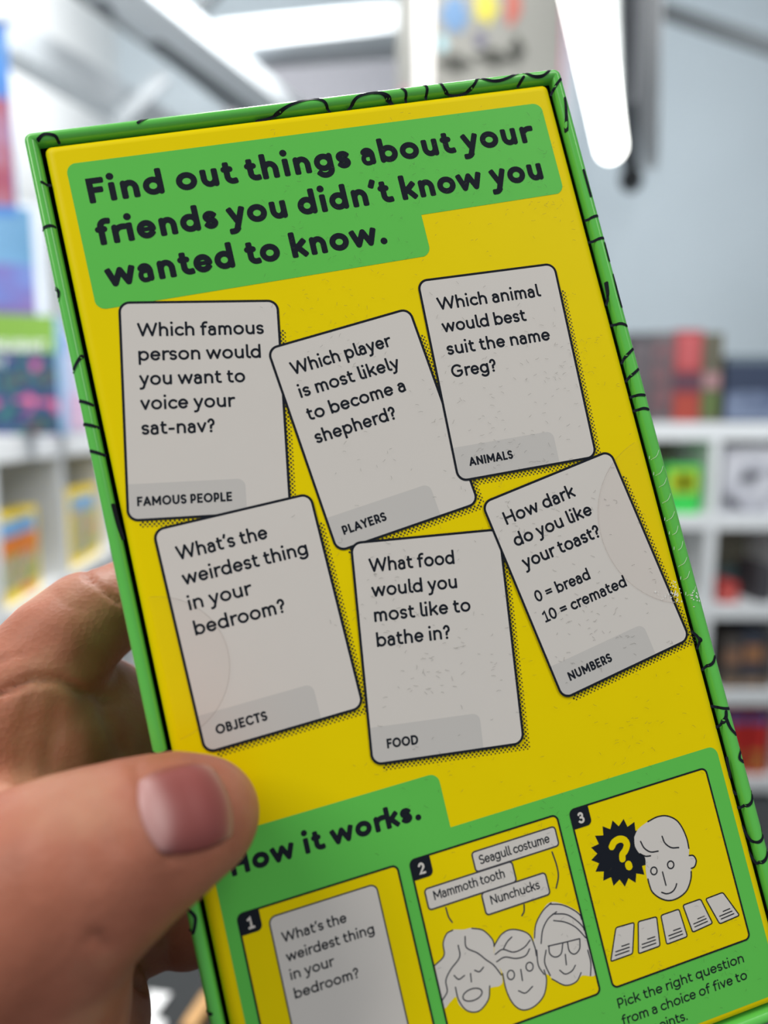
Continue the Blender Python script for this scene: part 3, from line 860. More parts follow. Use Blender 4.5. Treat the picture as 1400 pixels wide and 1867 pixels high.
# ------------------------------------------------------------------ the hand: one continuous surface from a distance field (box millimetres)
def HP(px, py, z):
    u, v = on_face(px, py, z); return np.array([u, v, z])


CH = {
    'thumb': [(375, 1487, 9.6, 8.3), (330, 1500, 11.6, 9.9), (250, 1535, 14, 11.6), (150, 1590, 15, 14.0), (60, 1650, 13, 16.5), (-50, 1880, 2, 23), (-90, 2250, -12, 27), (-160, 2900, -10, 30)],
    'index': [(-150, 1560, -16, 15), (-60, 1375, -20, 13.2), (40, 1252, -27, 11.4), (108, 1180, -31, 10.9), (160, 1132, -35, 10.2), (238, 1096, -42, 9.2), (330, 1075, -46, 8.6), (420, 1062, -44, 7.4)],
    'middle': [(-60, 1440, -34, 14), (60, 1400, -46, 11.5), (170, 1350, -52, 10), (260, 1330, -54, 9), (380, 1300, -48, 8.2), (470, 1290, -43, 7)],
    'ring': [(-40, 1560, -42, 14), (80, 1530, -52, 11.5), (190, 1500, -56, 10), (300, 1490, -54, 8.8), (400, 1470, -46, 8), (480, 1460, -42, 6.8)],
    'pinky': [(20, 1740, -40, 14), (130, 1725, -46, 11.5), (225, 1708, -47, 9.4), (275, 1700, -46, 8.4)],
    'pinky_tip': [(300, 1705, -52, 7.0), (345, 1690, -47, 8.0), (410, 1680, -42, 6.6)],
    'heel': [(-60, 1560, -30, 20), (30, 1760, -34, 18), (112, 1880, -32, 16.5), (60, 2080, -28, 21), (-40, 2350, -18, 27)],
    'web': [(-80, 1400, -24, 13), (-50, 1500, -16, 13), (0, 1610, -2, 13)],
    'hollow': [(-60, 1390, -30, 22), (60, 1352, -37, 20), (160, 1335, -45, 17), (240, 1330, -53, 13)],
    'hollow_low': [(0, 1500, -38, 20), (110, 1470, -44, 18), (200, 1440, -51, 14), (280, 1430, -56, 10)],
    'palm': [(30, 1420, -36, 13), (120, 1420, -44, 10), (150, 1500, -42, 11), (90, 1620, -36, 14)],
}


def round_cone(P, a, b, r1, r2):
    ba = b - a; l2 = ba @ ba
    t = np.clip(((P - a) @ ba) / l2, 0, 1)
    return np.linalg.norm(P - a - t[..., None] * ba, axis=-1) - (r1 + (r2 - r1) * t)


def smin(a, b, k):
    h = np.clip(0.5 + 0.5 * (b - a) / k, 0, 1)
    return b + (a - b) * h - k * h * (1 - h)


def hand_sdf(P):
    tot = None
    for key, kk in (('heel', 8), ('palm', 6), ('hollow', 5), ('hollow_low', 5), ('web', 5), ('ring', 2.0), ('middle', 2.0), ('pinky', 2.0), ('pinky_tip', 1.0), ('index', 2.6), ('thumb', 2.5)):
        ch = CH[key]; pts = [HP(*c[:3]) for c in ch]; d = None
        for i in range(len(ch) - 1):
            s = round_cone(P, pts[i], pts[i + 1], ch[i][3], ch[i + 1][3])
            d = s if d is None else smin(d, s, 3.0)
        tot = d if tot is None else smin(tot, d, kk)
    return tot


def surface_nets(Fv, org, h):
    nx, ny, nz = Fv.shape
    S = Fv < 0
    c = np.zeros((nx - 1, ny - 1, nz - 1, 3)); cnt = np.zeros((nx - 1, ny - 1, nz - 1))
    corner = [(i, j, k) for i in (0, 1) for j in (0, 1) for k in (0, 1)]
    sl = lambda o: (slice(o[0], nx - 1 + o[0]), slice(o[1], ny - 1 + o[1]), slice(o[2], nz - 1 + o[2]))
    for a in corner:
        for ax in range(3):
            if a[ax]: continue
            bb = list(a); bb[ax] = 1
            fa, fb = Fv[sl(a)], Fv[sl(bb)]
            m = (fa < 0) != (fb < 0)
            t = np.where(m, fa / np.where(m, fa - fb, 1), 0)
            p = np.zeros(c.shape)
            for q in range(3): p[..., q] = a[q]
            p[..., ax] = t
            c += p * m[..., None]; cnt += m
    act = cnt > 0
    idx = -np.ones(act.shape, int); idx[act] = np.arange(act.sum())
    ijk = np.argwhere(act)
    V = (ijk + c[act] / cnt[act][:, None]) * h + org
    Fs = []
    for ax in range(3):
        o1, o2 = (ax + 1) % 3, (ax + 2) % 3
        A = np.take(S, range(0, S.shape[ax] - 1), axis=ax); B = np.take(S, range(1, S.shape[ax]), axis=ax)
        e = np.argwhere(A != B)
        ok = (e[:, o1] > 0) & (e[:, o2] > 0) & (e[:, o1] < S.shape[o1] - 1) & (e[:, o2] < S.shape[o2] - 1)
        e = e[ok]
        def cell(d1, d2):
            g = e.copy(); g[:, o1] -= d1; g[:, o2] -= d2; return idx[g[:, 0], g[:, 1], g[:, 2]]
        q = np.stack([cell(1, 1), cell(0, 1), cell(0, 0), cell(1, 0)], 1)
        ins = S[e[:, 0], e[:, 1], e[:, 2]]
        q[~ins] = q[~ins][:, ::-1]
        Fs.append(q)
    return V, np.concatenate(Fs)


def pinch(P0, PX):
    """distance of pixel-space points from a crease polyline"""
    d = np.full(len(PX), 1e9)
    for a, b in zip(P0[:-1], P0[1:]):
        a = np.array(a, float); b = np.array(b, float); ba = b - a
        t = np.clip(((PX - a) @ ba) / (ba @ ba), 0, 1)
        d = np.minimum(d, np.linalg.norm(PX - a - t[:, None] * ba, axis=1))
    return d


h_ = 1.0
lo = np.array([-78.0, 50.0, -72.0]); hi = np.array([42.0, 235.0, 42.0])
gx = [np.arange(lo[i], hi[i] + h_, h_) for i in range(3)]
G = np.stack(np.meshgrid(*gx, indexing='ij'), -1)
FV = np.empty(G.shape[:3])
for i in range(G.shape[0]): FV[i] = hand_sdf(G[i])
HV, HF = surface_nets(FV, lo, h_)
eps = .4
def sdf_normal(P):
    return np.stack([hand_sdf(P + np.eye(3)[i] * eps) - hand_sdf(P - np.eye(3)[i] * eps) for i in range(3)], -1) / (2 * eps)
for _ in range(2):                            # settle the vertices on the field
    n_ = sdf_normal(HV); n_ /= np.linalg.norm(n_, axis=1)[:, None] + 1e-9
    HV = HV - n_ * hand_sdf(HV)[:, None] * .9
nrm = n_
XC = face_cam(HV[:, 0], HV[:, 1], HV[:, 2])
PX = np.stack([XC[:, 0] / XC[:, 2] * F + 700, XC[:, 1] / XC[:, 2] * F + 933.5], 1)
facing = (nrm[:, 2] > -0.2)
CREASES = [([(148, 1030), (172, 1062), (200, 1085), (222, 1100)], 5, .55, (-60, -20)), ([(155, 1050), (168, 1058)], 6, .4, (-60, -20)), ([(95, 1078), (118, 1100), (150, 1112)], 8, .22, (-60, -20)),
           ([(0, 1262), (60, 1238), (110, 1240), (150, 1262), (205, 1272)], 9, 1.3, (-70, -8)), ([(102, 1285), (100, 1330), (90, 1400)], 16, .6, (-70, -4)),
           ([(150, 1275), (140, 1330), (135, 1400)], 18, .35, (-70, -4)), ([(195, 1265), (190, 1300), (225, 1370)], 12, .8, (-70, -8)), ([(0, 1205), (40, 1190)], 6, .3, (-40, -5)),
           ([(60, 1275), (40, 1340), (50, 1440)], 20, .4, (-50, 2)), ([(190, 1722), (178, 1706), (165, 1712)], 9, .9, (-5, 40)), ([(205, 1742), (235, 1775), (266, 1803)], 8, 1.8, (-70, -6)),
           ([(248, 1398), (262, 1450), (285, 1520), (306, 1562)], 8, .55, (0, 40)), ([(306, 1562), (350, 1558), (400, 1538)], 8, .4, (0, 40)), ([(175, 1440), (200, 1490), (215, 1540)], 22, .35, (0, 40)),
           ([(120, 1460), (150, 1530), (165, 1600)], 26, .3, (0, 40))]
disp = np.zeros(len(HV))
for P0, sg, dep, (za, zb) in CREASES:
    d = pinch(P0, PX)
    m = facing & (HV[:, 2] > za) & (HV[:, 2] < zb)
    disp -= dep * np.exp(-(d / sg) ** 2) * m
HV2 = HV + nrm * disp[:, None]

M_skin = bpy.data.materials.new('skin'); M_skin.use_nodes = True
nt = M_skin.node_tree; b = nt.nodes['Principled BSDF']
tc = nt.nodes.new('ShaderNodeTexCoord')
n1 = nt.nodes.new('ShaderNodeTexNoise'); n1.inputs['Scale'].default_value = 55; n1.inputs['Detail'].default_value = 3; nt.links.new(tc.outputs['Object'], n1.inputs['Vector'])
rp = nt.nodes.new('ShaderNodeValToRGB'); rp.color_ramp.elements[0].position = .30; rp.color_ramp.elements[1].position = .70
rp.color_ramp.elements[0].color = (*s2l((160, 97, 74)), 1); rp.color_ramp.elements[1].color = (*s2l((194, 138, 109)), 1)
el = rp.color_ramp.elements.new(.5); el.color = (*s2l((180, 112, 88)), 1)
nt.links.new(n1.outputs['Fac'], rp.inputs[0]); nt.links.new(rp.outputs[0], b.inputs['Base Color'])
b.inputs['Roughness'].default_value = .5; b.inputs['Specular IOR Level'].default_value = .35
b.inputs['Subsurface Weight'].default_value = .25; b.inputs['Subsurface Radius'].default_value = (1.0, .35, .2); b.inputs['Subsurface Scale'].default_value = .003
n2 = nt.nodes.new('ShaderNodeTexVoronoi'); n2.inputs['Scale'].default_value = 900; nt.links.new(tc.outputs['Object'], n2.inputs['Vector'])
bp = nt.nodes.new('ShaderNodeBump'); bp.inputs['Strength'].default_value = .18; bp.inputs['Distance'].default_value = .0004
nt.links.new(n2.outputs['Distance'], bp.inputs['Height']); nt.links.new(bp.outputs[0], b.inputs['Normal'])

HO = HP(-60, 1900, -15)                       # base of the thumb
HO_l = Vector(L3(*HO))


def H3(p): return tuple(Vector(L3(*p)) - HO_l)


person = empty('person', (0, 0, 0))
person.matrix_world = BOX_M @ Matrix.Translation(HO_l)
tag(person, 'left hand of a person gripping the yellow game box, thumb on its front face', 'person')
hand = mesh_obj('hand', [H3(p) for p in HV2], HF.tolist(), M_skin, person, smooth=True)
fix_normals(hand)

# thumb nail laid on the thumb
M_nail = bpy.data.materials.new('nail'); M_nail.use_nodes = True
nt = M_nail.node_tree; b = nt.nodes['Principled BSDF']; at_n = nt.nodes.new('ShaderNodeVertexColor'); at_n.layer_name = 'pigment'
nt.links.new(at_n.outputs[0], b.inputs['Base Color']); b.inputs['Roughness'].default_value = .38; b.inputs['Specular IOR Level'].default_value = .35
NU, NV = 25, 23
e1 = np.array([.972, -.22]); e2 = np.array([.30, .954]); nc = np.array([339.0, 1474.0])
NVt, NFc, NC = [], [], []
for i in range(NU):
    for j in range(NV):
        a, b_ = -1 + 2 * i / (NU - 1), -1 + 2 * j / (NV - 1)
        # square -> rounded outline
        a2 = a * math.sqrt(max(0, 1 - b_ * b_ * .36)); b2 = b_ * math.sqrt(max(0, 1 - a * a * .30))
        pxy = nc + e1 * a2 * 81 + e2 * b2 * 80
        d = np.array([(pxy[0] - 700) / F, (pxy[1] - 933.5) / F, 1.0])
        tt = 85.0; p = None
        for _ in range(60):
            X = d * tt; Y = X - np.array([0, 0, DIST])
            p = np.array([RM[:, 0] @ Y - OFF[0], RM[:, 1] @ Y - OFF[1], -(RM[:, 2] @ Y)])
            s = hand_sdf(p[None])[0]
            if abs(s) < .01 or tt > 140: break
            tt += s * .9
        n = sdf_normal(p[None])[0]; n /= np.linalg.norm(n)
        rr = max(abs(a), abs(b_))
        p = p + n * (.22 - .62 * rr ** 6)
        NVt.append(H3(p))
        lun = a2 + .30 * (b2 - .05) ** 2 + .12 * b2     # pale moon towards the base
        tip = a2 + .35 * b2 ** 2
        c = np.array(s2l((150, 80, 76)))
        k = 1 / (1 + math.exp((lun + .45) * 11)); c = c * (1 - k) + np.array(s2l((198, 150, 146))) * k
        k = 1 / (1 + math.exp(-(tip - .92) * 16)); c = c * (1 - k) + np.array(s2l((200, 158, 134))) * k
        NC.append((*c, 1))
for i in range(NU - 1):
    for j in range(NV - 1): NFc.append([i * NV + j, (i + 1) * NV + j, (i + 1) * NV + j + 1, i * NV + j + 1])
nail = mesh_obj('thumb_nail', NVt, NFc, M_nail, person, smooth=True)
ca = nail.data.color_attributes.new('pigment', 'FLOAT_COLOR', 'POINT')
ca.data.foreach_set('color', np.array(NC, np.float32).ravel())
md = nail.modifiers.new('thickness', 'SOLIDIFY'); md.thickness = .0004; md.offset = -1

# ------------------------------------------------------------------ left-hand shelving unit and what stands on it
def frame_along(o_pt, ang):                    # local x along the front, local y into the shelf
    return Matrix.Translation(o_pt) @ Matrix.Rotation(ang, 4, 'Z')


# local axes: x = along the front away from the camera, y = towards the wall (left), z = up
pF = at(0, 845, 1.5)                           # lower front edge of the top board
angL = math.atan2(dL.y, dL.x)
SL = empty('cube_shelf_unit', (pF.x, pF.y, 0)); SL.rotation_euler = (0, 0, angL)
tag(SL, 'white cube shelving unit along the left wall with yellow boxes inside', 'shelf')
zt = pF.z
tb = 0.060; ph = 0.325
xs = [-0.75 + 0.375 * k for k in range(0, 7)]
up1 = (at(123, 840, 2.0) - pF)
x_up = 0.386                                   # first upright the photo shows
xs = [x_up + 0.42 * k for k in range(-2, 5)]
x_a, x_b = xs[0] - .02, xs[-1] + .02
D = 0.36
box_obj('top_board', x_a, x_b, 0, D, zt, zt + tb, M_shelf, SL, .002)
zb = [zt - (ph) * k for k in range(1, 4)]
for z_ in zb: box_obj('shelf_board', x_a, x_b, 0.002, D, z_ - .03, z_, M_shelf, SL, .002)
for x_ in xs: box_obj('upright', x_ - .017, x_ + .017, 0.001, D, FLOOR, zt, M_shelf, SL, .002)
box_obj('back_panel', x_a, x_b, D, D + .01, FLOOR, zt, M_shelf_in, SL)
ML = Matrix.Translation((pF.x, pF.y, 0)) @ Matrix.Rotation(angL, 4, 'Z')


def shop_box(name, label, cat, M, w, d, hgt, body, panels=(), group=None, bev=.002):
    """box standing on its base; local x = width, y = depth (front face at y = 0, looking to -y), z up"""
    o = empty(name, (0, 0, 0)); o.matrix_world = M
    tag(o, label, cat, group)
    box_obj('body', -w / 2, w / 2, 0, d, 0, hgt, body, o, bev)
    for nm, x0, x1, z0, z1, m in panels:
        box_obj(nm, x0 * w, x1 * w, -.0012, .0005, z0 * hgt, z1 * hgt, m, o)
    return o


M_ybox = mat('yellow_box_card', (250, 216, 20), .45)
# the shelf's front looks towards -y of its own frame; a box with the same frame shows its front too
P_sky = mat('sky_blue_print', (120, 176, 226), .5)
P_org = mat('orange_print', (236, 130, 26), .5, noise=.2, nscale=30)
P_gar = picture_mat('garden_print', [(90, 150, 60), (214, 190, 70), (120, 160, 90), (210, 200, 180), (230, 120, 60), (70, 120, 60)], 26)
P_red = mat('red_print', (214, 60, 30), .5)


def shelf_local(x, y, z): return ML @ Matrix.Translation((x, y, z))


zb1 = zb[0]
shop_box('picture_box', 'yellow game box with orange roof picture, in the left cube of the white shelves', 'game box', shelf_local(.118, .02, zb1), .246, .05, .208, M_ybox,
         [('printed_sky', -.44, .42, .72, .92, P_sky), ('printed_roof', -.44, .45, .52, .74, P_org), ('printed_garden', -.44, .42, .16, .53, P_gar), ('printed_badge', .05, .32, .05, .12, P_red)], 'yellow picture boxes')
shop_box('picture_box', 'yellow game box with blue and green picture, partly behind the green box edge', 'game box', shelf_local(.595, .02, zb1), .31, .05, .222, M_ybox,
         [('printed_sky', -.32, .40, .72, .90, P_sky), ('printed_garden', -.32, .40, .12, .72, P_gar)], 'yellow picture boxes')

# boxes on the top board
zT = zt + tb
P_dark = picture_mat('night_garden_print', [(236, 150, 170), (214, 90, 130), (34, 70, 130), (24, 34, 84), (26, 110, 110), (70, 44, 66), (110, 60, 50)], 20)
P_lime = mat('lime_green_print', (122, 168, 54), .5)
P_sky2 = picture_mat('pastel_sky_print', [(110, 160, 200), (112, 140, 196), (96, 110, 176), (108, 94, 160), (150, 120, 170)], 5, stretch=(1, 1, 1.6))


def yaw_at(px, py, depth, z, yaw):
    p = at(px, py, depth); return Matrix.Translation((p.x, p.y, z)) @ Matrix.Rotation(yaw, 4, 'Z')


bB = shop_box('puzzle_box', 'dark picture box with a lime green band, standing on top of the white shelves', 'puzzle box', yaw_at(-6, 788, 1.62, zT, rad(14)), .292, .06, .275, mat('pale_blue_card', (150, 190, 226), .5),
              [('printed_picture', -.5, .47, 0, .70, P_dark), ('green_band', -.5, .47, .70, 1.0, P_lime)])
t = Ribbons()
M_wtxt = mat('white_lettering', (236, 240, 236), .5)


def flat_text(name, s, size, w, x, z, m, parent, yoff=-.0016, width=None):
    V, Fs = [], []
    rb = Ribbons()
    put_text(rb, s, size, w, (0, 0), 0, 0, width)
    for v in rb.V: V.append((x + v[0] / 1000.0, yoff - v[2] * .0001, z - v[1] / 1000.0))
    return mesh_obj(name, V, rb.F, m, parent)


flat_text('band_lettering', 'NLIGHT', 34, .16, .005, .193, M_wtxt, bB)
flat_text('picture_lettering', 'ST', 30, .16, .0, .155, mat('pale_grey_lettering', (190, 200, 206), .5), bB)
shop_box('pale_box', 'tall pastel blue and violet box behind the lime-banded puzzle box', 'game box', yaw_at(-34, 790, 1.74, zT, rad(20)), .32, .06, .565, mat('pastel_box_card', (226, 232, 240), .5),
         [('printed_sky', -.5, .44, .74, .98, mat('pale_sky_print', (100, 150, 186), .5, noise=.15, nscale=9)), ('printed_picture', -.5, .44, .56, .74, P_sky2), ('printed_band', -.5, .44, .44, .56, mat('violet_print', (116, 90, 146), .5, noise=.15, nscale=12))])
shop_box('pale_box', 'small pale pink box right of the lime-banded puzzle box', 'game box', yaw_at(150, 790, 1.86, zT, rad(6)), .12, .05, .262, mat('pale_pink_card', (226, 220, 236), .5),
         [('printed_picture', -.42, .42, .05, .4, picture_mat('pink_print', [(236, 180, 214), (244, 210, 228), (226, 150, 190)], 20)), ('printed_corner', -.5, -.2, .8, 1.0, mat('blue_corner_print', (70, 130, 200), .5))])
o = tag(box_obj('leaflet', -.06, .1, .02, .16, 0, .006, mat('green_leaflet_paper', (120, 150, 110), .6)), 'flat green-grey leaflet lying near the front edge of the white shelf top', 'leaflet')
p_ = at(118, 806, 1.85); o.matrix_world = shelf_local(.42, -.012, zt + .012) @ Matrix.Diagonal((1, .1, 3.2, 1))
o.matrix_world = shelf_local(.44, -.0185, zt + .018)

# hanging banner at the far left
bn = empty('hanging_banner', at(-12, 60, 1.35)); tag(bn, 'narrow blue and pink banner hanging at the left edge above the boxes', 'banner')
box_obj('cloth', -.05, .024, 0, .006, -.34, 0.02, picture_mat('banner_print', [(70, 124, 190), (80, 108, 176), (70, 130, 200), (96, 140, 190), (130, 60, 110)], 9, stretch=(.6, 1, 1.2)), bn, .001)
box_obj('printed_pink_panel', -.05, .0225, -.001, .001, -.32, -.12, picture_mat('pink_banner_print', [(140, 44, 86), (160, 86, 100), (158, 118, 146), (130, 58, 96)], 9), bn)
box_obj('hanging_rail', -.06, .04, -.004, .010, .02, .032, M_beam_l, bn, .001)

# ------------------------------------------------------------------ column with printed poster, top centre
col = empty('display_column', (0, 0, 0)); pc = at(895, 100, 2.2)
col.matrix_world = Matrix.Translation((pc.x, pc.y, 0)) @ Matrix.Rotation(rad(9), 4, 'Z')
tag(col, 'square grey column with blurry coloured poster and bright corner, above the game box', 'column')
M_colm = mat('warm_grey_board', (118, 117, 111), .7)
wc = .47
box_obj('column_body', -wc / 2, wc / 2, 0, .38, FLOOR, 4.1, M_colm, col, .006)
box_obj('lit_corner_strip', -wc / 2 - .006, -wc / 2 + .048, -.008, .03, FLOOR, 4.1, mat('painted_corner_light', (226, 221, 216), .25), col, .008)  # white strip painted for the light catching the column's corner
zc = lambda py: at(895, py, 2.2).z
xc = lambda px: (px - 895) / F * 2.2


def blob(name, px, py, rx, ry, m, n=9, seed=1):
    rg = random.Random(seed); V = []; N = 28
    for i in range(N):
        a = 2 * math.pi * i / N; k = 1 + .22 * math.cos(n * a) * .8 + rg.uniform(-.06, .06)
        V.append((xc(px) + rx / F * 2.2 * k * math.cos(a), -.002, zc(py) + ry / F * 2.2 * k * math.sin(a)))
    V2 = [(x, .001, z) for x, _, z in V]
    Fs = [list(range(N))[::-1]] + [[i, (i + 1) % N, N + (i + 1) % N, N + i] for i in range(N)]
    mesh_obj(name, V + V2, Fs, m, col)


blob('printed_blue_flower', 826, 38, 24, 30, mat('muted_blue_print', (78, 108, 140), .6), 6, 2)
blob('printed_yellow_flower', 884, 20, 22, 26, mat('muted_yellow_print', (166, 156, 56), .6), 5, 3)
blob('printed_red_figure', 934, 12, 14, 34, mat('muted_red_print', (150, 78, 66), .6), 3, 4)
blob('printed_grey_flower', 874, 76, 13, 14, mat('muted_dark_print', (84, 82, 96), .6), 5, 5)
blob('printed_teal_flower', 804, 88, 10, 14, mat('muted_teal_print', (126, 156, 162), .6), 5, 6)
blob('printed_dark_scribble', 828, 120, 30, 16, mat('black_scribble_print', (48, 48, 42), .6), 4, 7)
blob('printed_dark_scribble', 900, 105, 34, 14, MATS['black_scribble_print'], 4, 8)
blob('printed_dark_scribble', 944, 88, 14, 22, MATS['black_scribble_print'], 4, 9)
box_obj('pink_side_stripe', wc / 2 - .002, wc / 2 + .012, .01, .12, 2.0, 2.98, mat('dusty_pink_print', (186, 110, 138), .6), col)
box_obj('pink_side_stripe', -wc / 2 - .01, -wc / 2 + .002, .2, .3, 1.9, zc(115), MATS['dusty_pink_print'], col)

# ------------------------------------------------------------------ strip light and its track, top right
sl = empty('strip_light', (0, 0, 0))
tag(sl, 'bright white LED strip light hanging from the ceiling, running towards the back wall', 'light')
a_, b_2 = at(1020, -260, 1.02), at(1114, 268, 2.1)
M_led = mat('glowing_led_diffuser', (255, 255, 250), .4, emit=7.0)
M_track = mat('dark_track_metal', (86, 88, 92), .5)


def capsule_along(name, p0, p1, r, m, parent, zs=1.0, N=20):
    d = (p1 - p0); ln_ = d.length; d.normalize(); s = d.cross(Vector((0, 0, 1))).normalized(); u = s.cross(d).normalized()
    V, Fs = [], []
    rings = [(-r * math.cos(rad(a)), r * math.sin(rad(a))) for a in range(8, 91, 16)] + [(ln_ + r * math.sin(rad(a)), r * math.cos(rad(a))) for a in range(0, 90, 16)]
    for x, rr in rings:
        for k in range(N):
            q = 2 * math.pi * k / N
            V.append(tuple(p0 + d * x + s * rr * math.cos(q) + u * rr * zs * math.sin(q)))
    for j in range(len(rings) - 1):
        for k in range(N): Fs.append([j * N + k, j * N + (k + 1) % N, (j + 1) * N + (k + 1) % N, (j + 1) * N + k])
    Fs.append(list(range(N))); Fs.append([(len(rings) - 1) * N + k for k in range(N)])
    return mesh_obj(name, V, Fs, m, parent, smooth=True)


capsule_along('diffuser', a_, b_2, .040, M_led, sl)
off = Vector((.055, 0, .03))
beam('housing', a_ + off + Vector((0, 0, .03)), b_2 + off + Vector((-.03, .06, .03)), .05, .06, mat('grey_light_housing', (196, 200, 202), .5), sl, .004)
beam('hanger', a_ + Vector((.0, .25, .04)), Vector(((a_.x + .02), a_.y + .25, 4.1)), .012, .012, M_track, sl, up=Vector((0, 1, 0)))
beam('hanger', b_2 + Vector((0, -.2, .04)), Vector((b_2.x, b_2.y - .2, 4.1)), .012, .012, M_track, sl, up=Vector((0, 1, 0)))
tr = empty('spot_track', (0, 0, 0)); tag(tr, 'dark grey lighting track ending in a small black spotlight, right of the strip light', 'track light')
beam('track_rail', at(1134, -120, 1.9), at(1150, 318, 3.6), .07, .07, M_track, tr, .004)
beam('rail_cover', at(1180, -120, 1.95), at(1184, 300, 3.7), .09, .05, mat('pale_rail_cover', (238, 238, 238), .5), tr, .004)
capsule_along('spotlight_head', at(1150, 325, 3.4), at(1151, 330, 3.46), .055, mat('black_spot_metal', (30, 31, 34), .5), tr)
beam('rail_hanger', at(1140, 100, 2.6), Vector((at(1140, 100, 2.6).x, at(1140, 100, 2.6).y, 4.1)), .02, .02, M_track, tr, up=Vector((0, 1, 0)))

# ------------------------------------------------------------------ rear shelving unit, right
YS = 3.0
def atY(px, py, Y):
    d = at(px, py, 1.0) - Vector((0, 0, CAM_H)); return Vector((0, 0, CAM_H)) + d * (Y / d.y)


zr = [atY(1300, py, YS).z for py in (770, 938, 1102, 1260, 1418, 1580)]
xu = atY(1308, 800, YS).x
SR = empty('cube_shelf_unit', (xu, YS, 0))
tag(SR, 'white cube shelving unit at the back right, filled with coloured boxes', 'shelf')
th = .05
cols = [xu + .375 * k for k in range(-4, 4)]
for k in range(len(zr) - 1):
    box_obj('top_board' if k == 0 else 'shelf_board', cols[0] - xu - .02, cols[-1] - xu + .02, 0.0, .38, zr[k] - (.078 if k < 1 else .068), zr[k], M_shelf, SR, .002)
for x_ in cols: box_obj('upright', x_ - xu - .022, x_ - xu + .022, .002, .38, FLOOR, zr[0] - .02, M_shelf, SR, .002)
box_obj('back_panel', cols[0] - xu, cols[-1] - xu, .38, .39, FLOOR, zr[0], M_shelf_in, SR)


def rear_box(name, label, cat, px0, px1, py_top, row, body, panels=(), group=None, dy=.03, d=.2):
    z0 = zr[row] + .0005
    Y = YS + dy
    a = atY((px0 + px1) / 2, py_top + 40, Y); w = (px1 - px0) / F * Y * .985
    h_top = atY((px0 + px1) / 2, py_top, Y).z
    return shop_box(name, label, cat, Matrix.Translation((a.x, Y, z0)), w, d, h_top - z0, body, panels, group, bev=.003)


dk = mat('charcoal_box_card', (72, 70, 74), .5); gy = mat('grey_box_card', (104, 98, 100), .5); rd = mat('red_box_card', (158, 58, 60), .5)
bw = mat('olive_brown_box_card', (96, 92, 76), .5); nv = mat('navy_box_card', (52, 62, 84), .5)
G1 = 'game boxes on the rear shelf top'
rear_box('boxed_game', 'charcoal game box on the rear shelf top, nearest the green box edge', 'game box', 1146, 1188, 607, 0, dk, [('printed_label', -.4, .4, .1, .9, picture_mat('charcoal_label', [(70, 66, 70), (110, 100, 104), (60, 58, 62)], 14))], G1)
rear_box('boxed_game', 'grey and dull red game box between the charcoal and the bright red ones', 'game box', 1188, 1230, 605, 0, gy, [('printed_label', -.4, .4, .1, .9, picture_mat('dull_label', [(84, 78, 82), (140, 96, 100), (90, 80, 84), (130, 120, 124)], 14))], G1)
rear_box('boxed_game', 'bright red game box with a dark middle band on the rear shelf top', 'game box', 1230, 1281, 602, 0, rd, [('printed_panel', -.36, .36, .58, .96, mat('coral_print', (190, 88, 90), .5)), ('dark_band', -.5, .5, .34, .54, mat('plum_band_print', (96, 62, 76), .5)), ('printed_foot', -.4, .4, .03, .3, mat('brick_print', (176, 74, 60), .5))], G1)
rear_box('boxed_game', 'olive brown game box with a green foot, right of the bright red one', 'game box', 1281, 1318, 607, 0, bw, [('printed_foot', -.42, .42, .06, .34, mat('moss_print', (98, 116, 66), .5)), ('printed_label', -.42, .42, .38, .56, mat('rose_label_print', (168, 128, 130), .5))], G1)
rear_box('boxed_game', 'wide navy blue box at the right end of the rear shelf top', 'game box', 1324, 1440, 648, 0, nv, [('printed_sky', -.48, .48, .04, .46, picture_mat('slate_blue_print', [(96, 110, 140), (130, 142, 166), (84, 96, 124), (150, 158, 176)], 9)), ('pale_top_band', -.5, .5, .88, 1, mat('slate_band_print', (100, 112, 122), .5))], G1)
gb = mat('vivid_green_box_card', (66, 220, 92), .45)
rear_box('boxed_game', 'vivid green game box with yellow picture in the upper row of the rear shelves', 'game box', 1212, 1276, 848, 1, gb, [('printed_yellow', -.40, .42, .42, .9, mat('yellow_green_print', (190, 206, 40), .5)), ('printed_orange', -.1, .2, .5, .8, mat('amber_print', (222, 168, 40), .5))])
rear_box('boxed_game', 'white box with black patches in the upper right cube of the rear shelves', 'game box', 1320, 1420, 815, 1, mat('patch_box_card', (214, 214, 220), .5), [('printed_patches', -.48, .48, .02, .98, picture_mat('patch_print', [(30, 32, 34), (60, 60, 66), (190, 190, 200), (222, 222, 228), (226, 226, 232), (226, 170, 190)], 9))])
rear_box('boxed_game', 'small red box in the second row of the rear shelves', 'game box', 1310, 1346, 1064, 2, mat('scarlet_box_card', (200, 70, 66), .5), [('printed_label', -.3, .3, .2, .6, mat('rose_print', (214, 120, 110), .5))])
rear_box('boxed_game', 'teal and grey box behind the small red box in the rear shelves', 'game box', 1314, 1362, 1036, 2, mat('teal_grey_box_card', (110, 140, 144), .5), [('printed_label', -.3, .3, .6, .85, mat('dark_teal_print', (60, 90, 96), .5))], dy=.24, d=.1)
rear_box('boxed_game', 'dark box at the right edge of the second row of the rear shelves', 'game box', 1380, 1410, 1030, 2, dk)
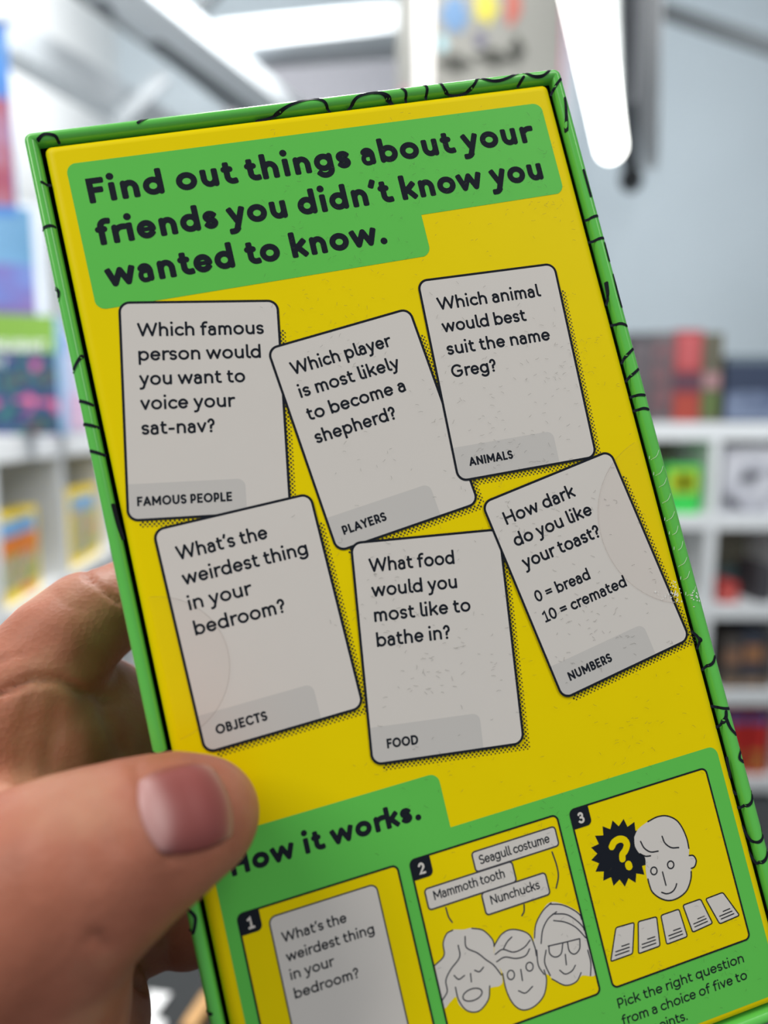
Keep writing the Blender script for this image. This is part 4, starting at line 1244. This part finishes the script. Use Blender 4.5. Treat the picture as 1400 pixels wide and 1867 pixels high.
for k, (a, b2_, py, c, lab) in enumerate(((1318, 1352, 1160, (84, 78, 74), 'dark brown book leaning left in the third row of the rear shelves'), (1353, 1394, 1150, (62, 66, 78), 'slate book in the middle of the third row of the rear shelves'), (1395, 1409, 1156, (70, 68, 66), 'charcoal book at the right of the third row of the rear shelves'))):
    rear_box('hardback_book', lab, 'book', a, b2_, py, 3, mat('book_cover_%d' % k, c, .55), [('printed_label', -.42, .42, .45, .75, mat('book_label_%d' % k, ((150, 112, 88), (164, 116, 80), (120, 100, 92))[k], .55)), ('printed_foot', -.42, .42, .04, .2, mat('book_foot_%d' % k, (150, 122, 96), .55))], 'books in the third row')
for k, (a, b2_, lab) in enumerate(((1316, 1362, 'red box with a blue top edge at the left of the lowest visible shelf row'), (1364, 1404, 'wide red and yellow box at the right of the lowest visible shelf row'))):
    rear_box('boxed_game', lab, 'game box', a, b2_, 1302, 4, mat('crimson_box_card', (196, 44, 40), .5), [('blue_top', -.48, .48, .84, .98, mat('royal_blue_print', (70, 90, 150), .5)), ('yellow_foot', -.4, .4, .06, .4, picture_mat('red_gold_print', [(196, 60, 44), (206, 150, 70), (180, 50, 44), (150, 120, 60)], 12))])

# ------------------------------------------------------------------ dark table below the hand
def on_level(px, py, z):
    d = at(px, py, 1.0) - Vector((0, 0, CAM_H)); return Vector((0, 0, CAM_H)) + d * ((z - CAM_H) / d.z)


zt2 = .93
T = empty('display_table', (-.45, .72, 0)); tag(T, 'dark grey display table below the hand with white price cards on it', 'table')
M_dtop = mat('dark_slate_laminate', (24, 28, 30), .7)
box_obj('tabletop', -.15, .62, -.22, .55, zt2 - .03, zt2, M_dtop, T, .003)
for x_ in (-.11, .58):
    for y_ in (-.18, .51): box_obj('leg', x_ - .02, x_ + .02, y_ - .02, y_ + .02, FLOOR, zt2 - .03, M_track, T)
M_pc = mat('white_price_card', (240, 240, 240), .5)
for k, (Q, lab) in enumerate((([(270, 1806), (311, 1811), (283, 1850), (262, 1862)], 'white price card on the dark table, just below the fingertips'), ([(276, 1854), (302, 1860), (290, 1900), (255, 1900)], 'white price card at the bottom edge of the photo, below the other one'))):
    P = [on_level(x, y, zt2 + .0015) for x, y in Q]
    ctr = sum(P, Vector()) / 4
    V = [tuple(p - ctr) for p in P] + [tuple(p - ctr - Vector((0, 0, .0012))) for p in P]
    o = mesh_obj('price_card', V, [[0, 1, 2, 3], [7, 6, 5, 4], [0, 4, 5, 1], [1, 5, 6, 2], [2, 6, 7, 3], [3, 7, 4, 0]], M_pc)
    fix_normals(o)
    o.location = ctr; tag(o, lab, 'price card', 'price cards on the dark table')
pw0, pw1 = on_level(384, 1818, zt2 + .008), on_level(340, 1885, zt2 + .008)
o = beam('wooden_stick', pw0, pw1, .014, .014, mat('light_oak', (196, 150, 92), .5, noise=.15, nscale=40), bev=.003)
tag(o, 'light wooden stick lying on the dark table beside the lower left box edge', 'stick')
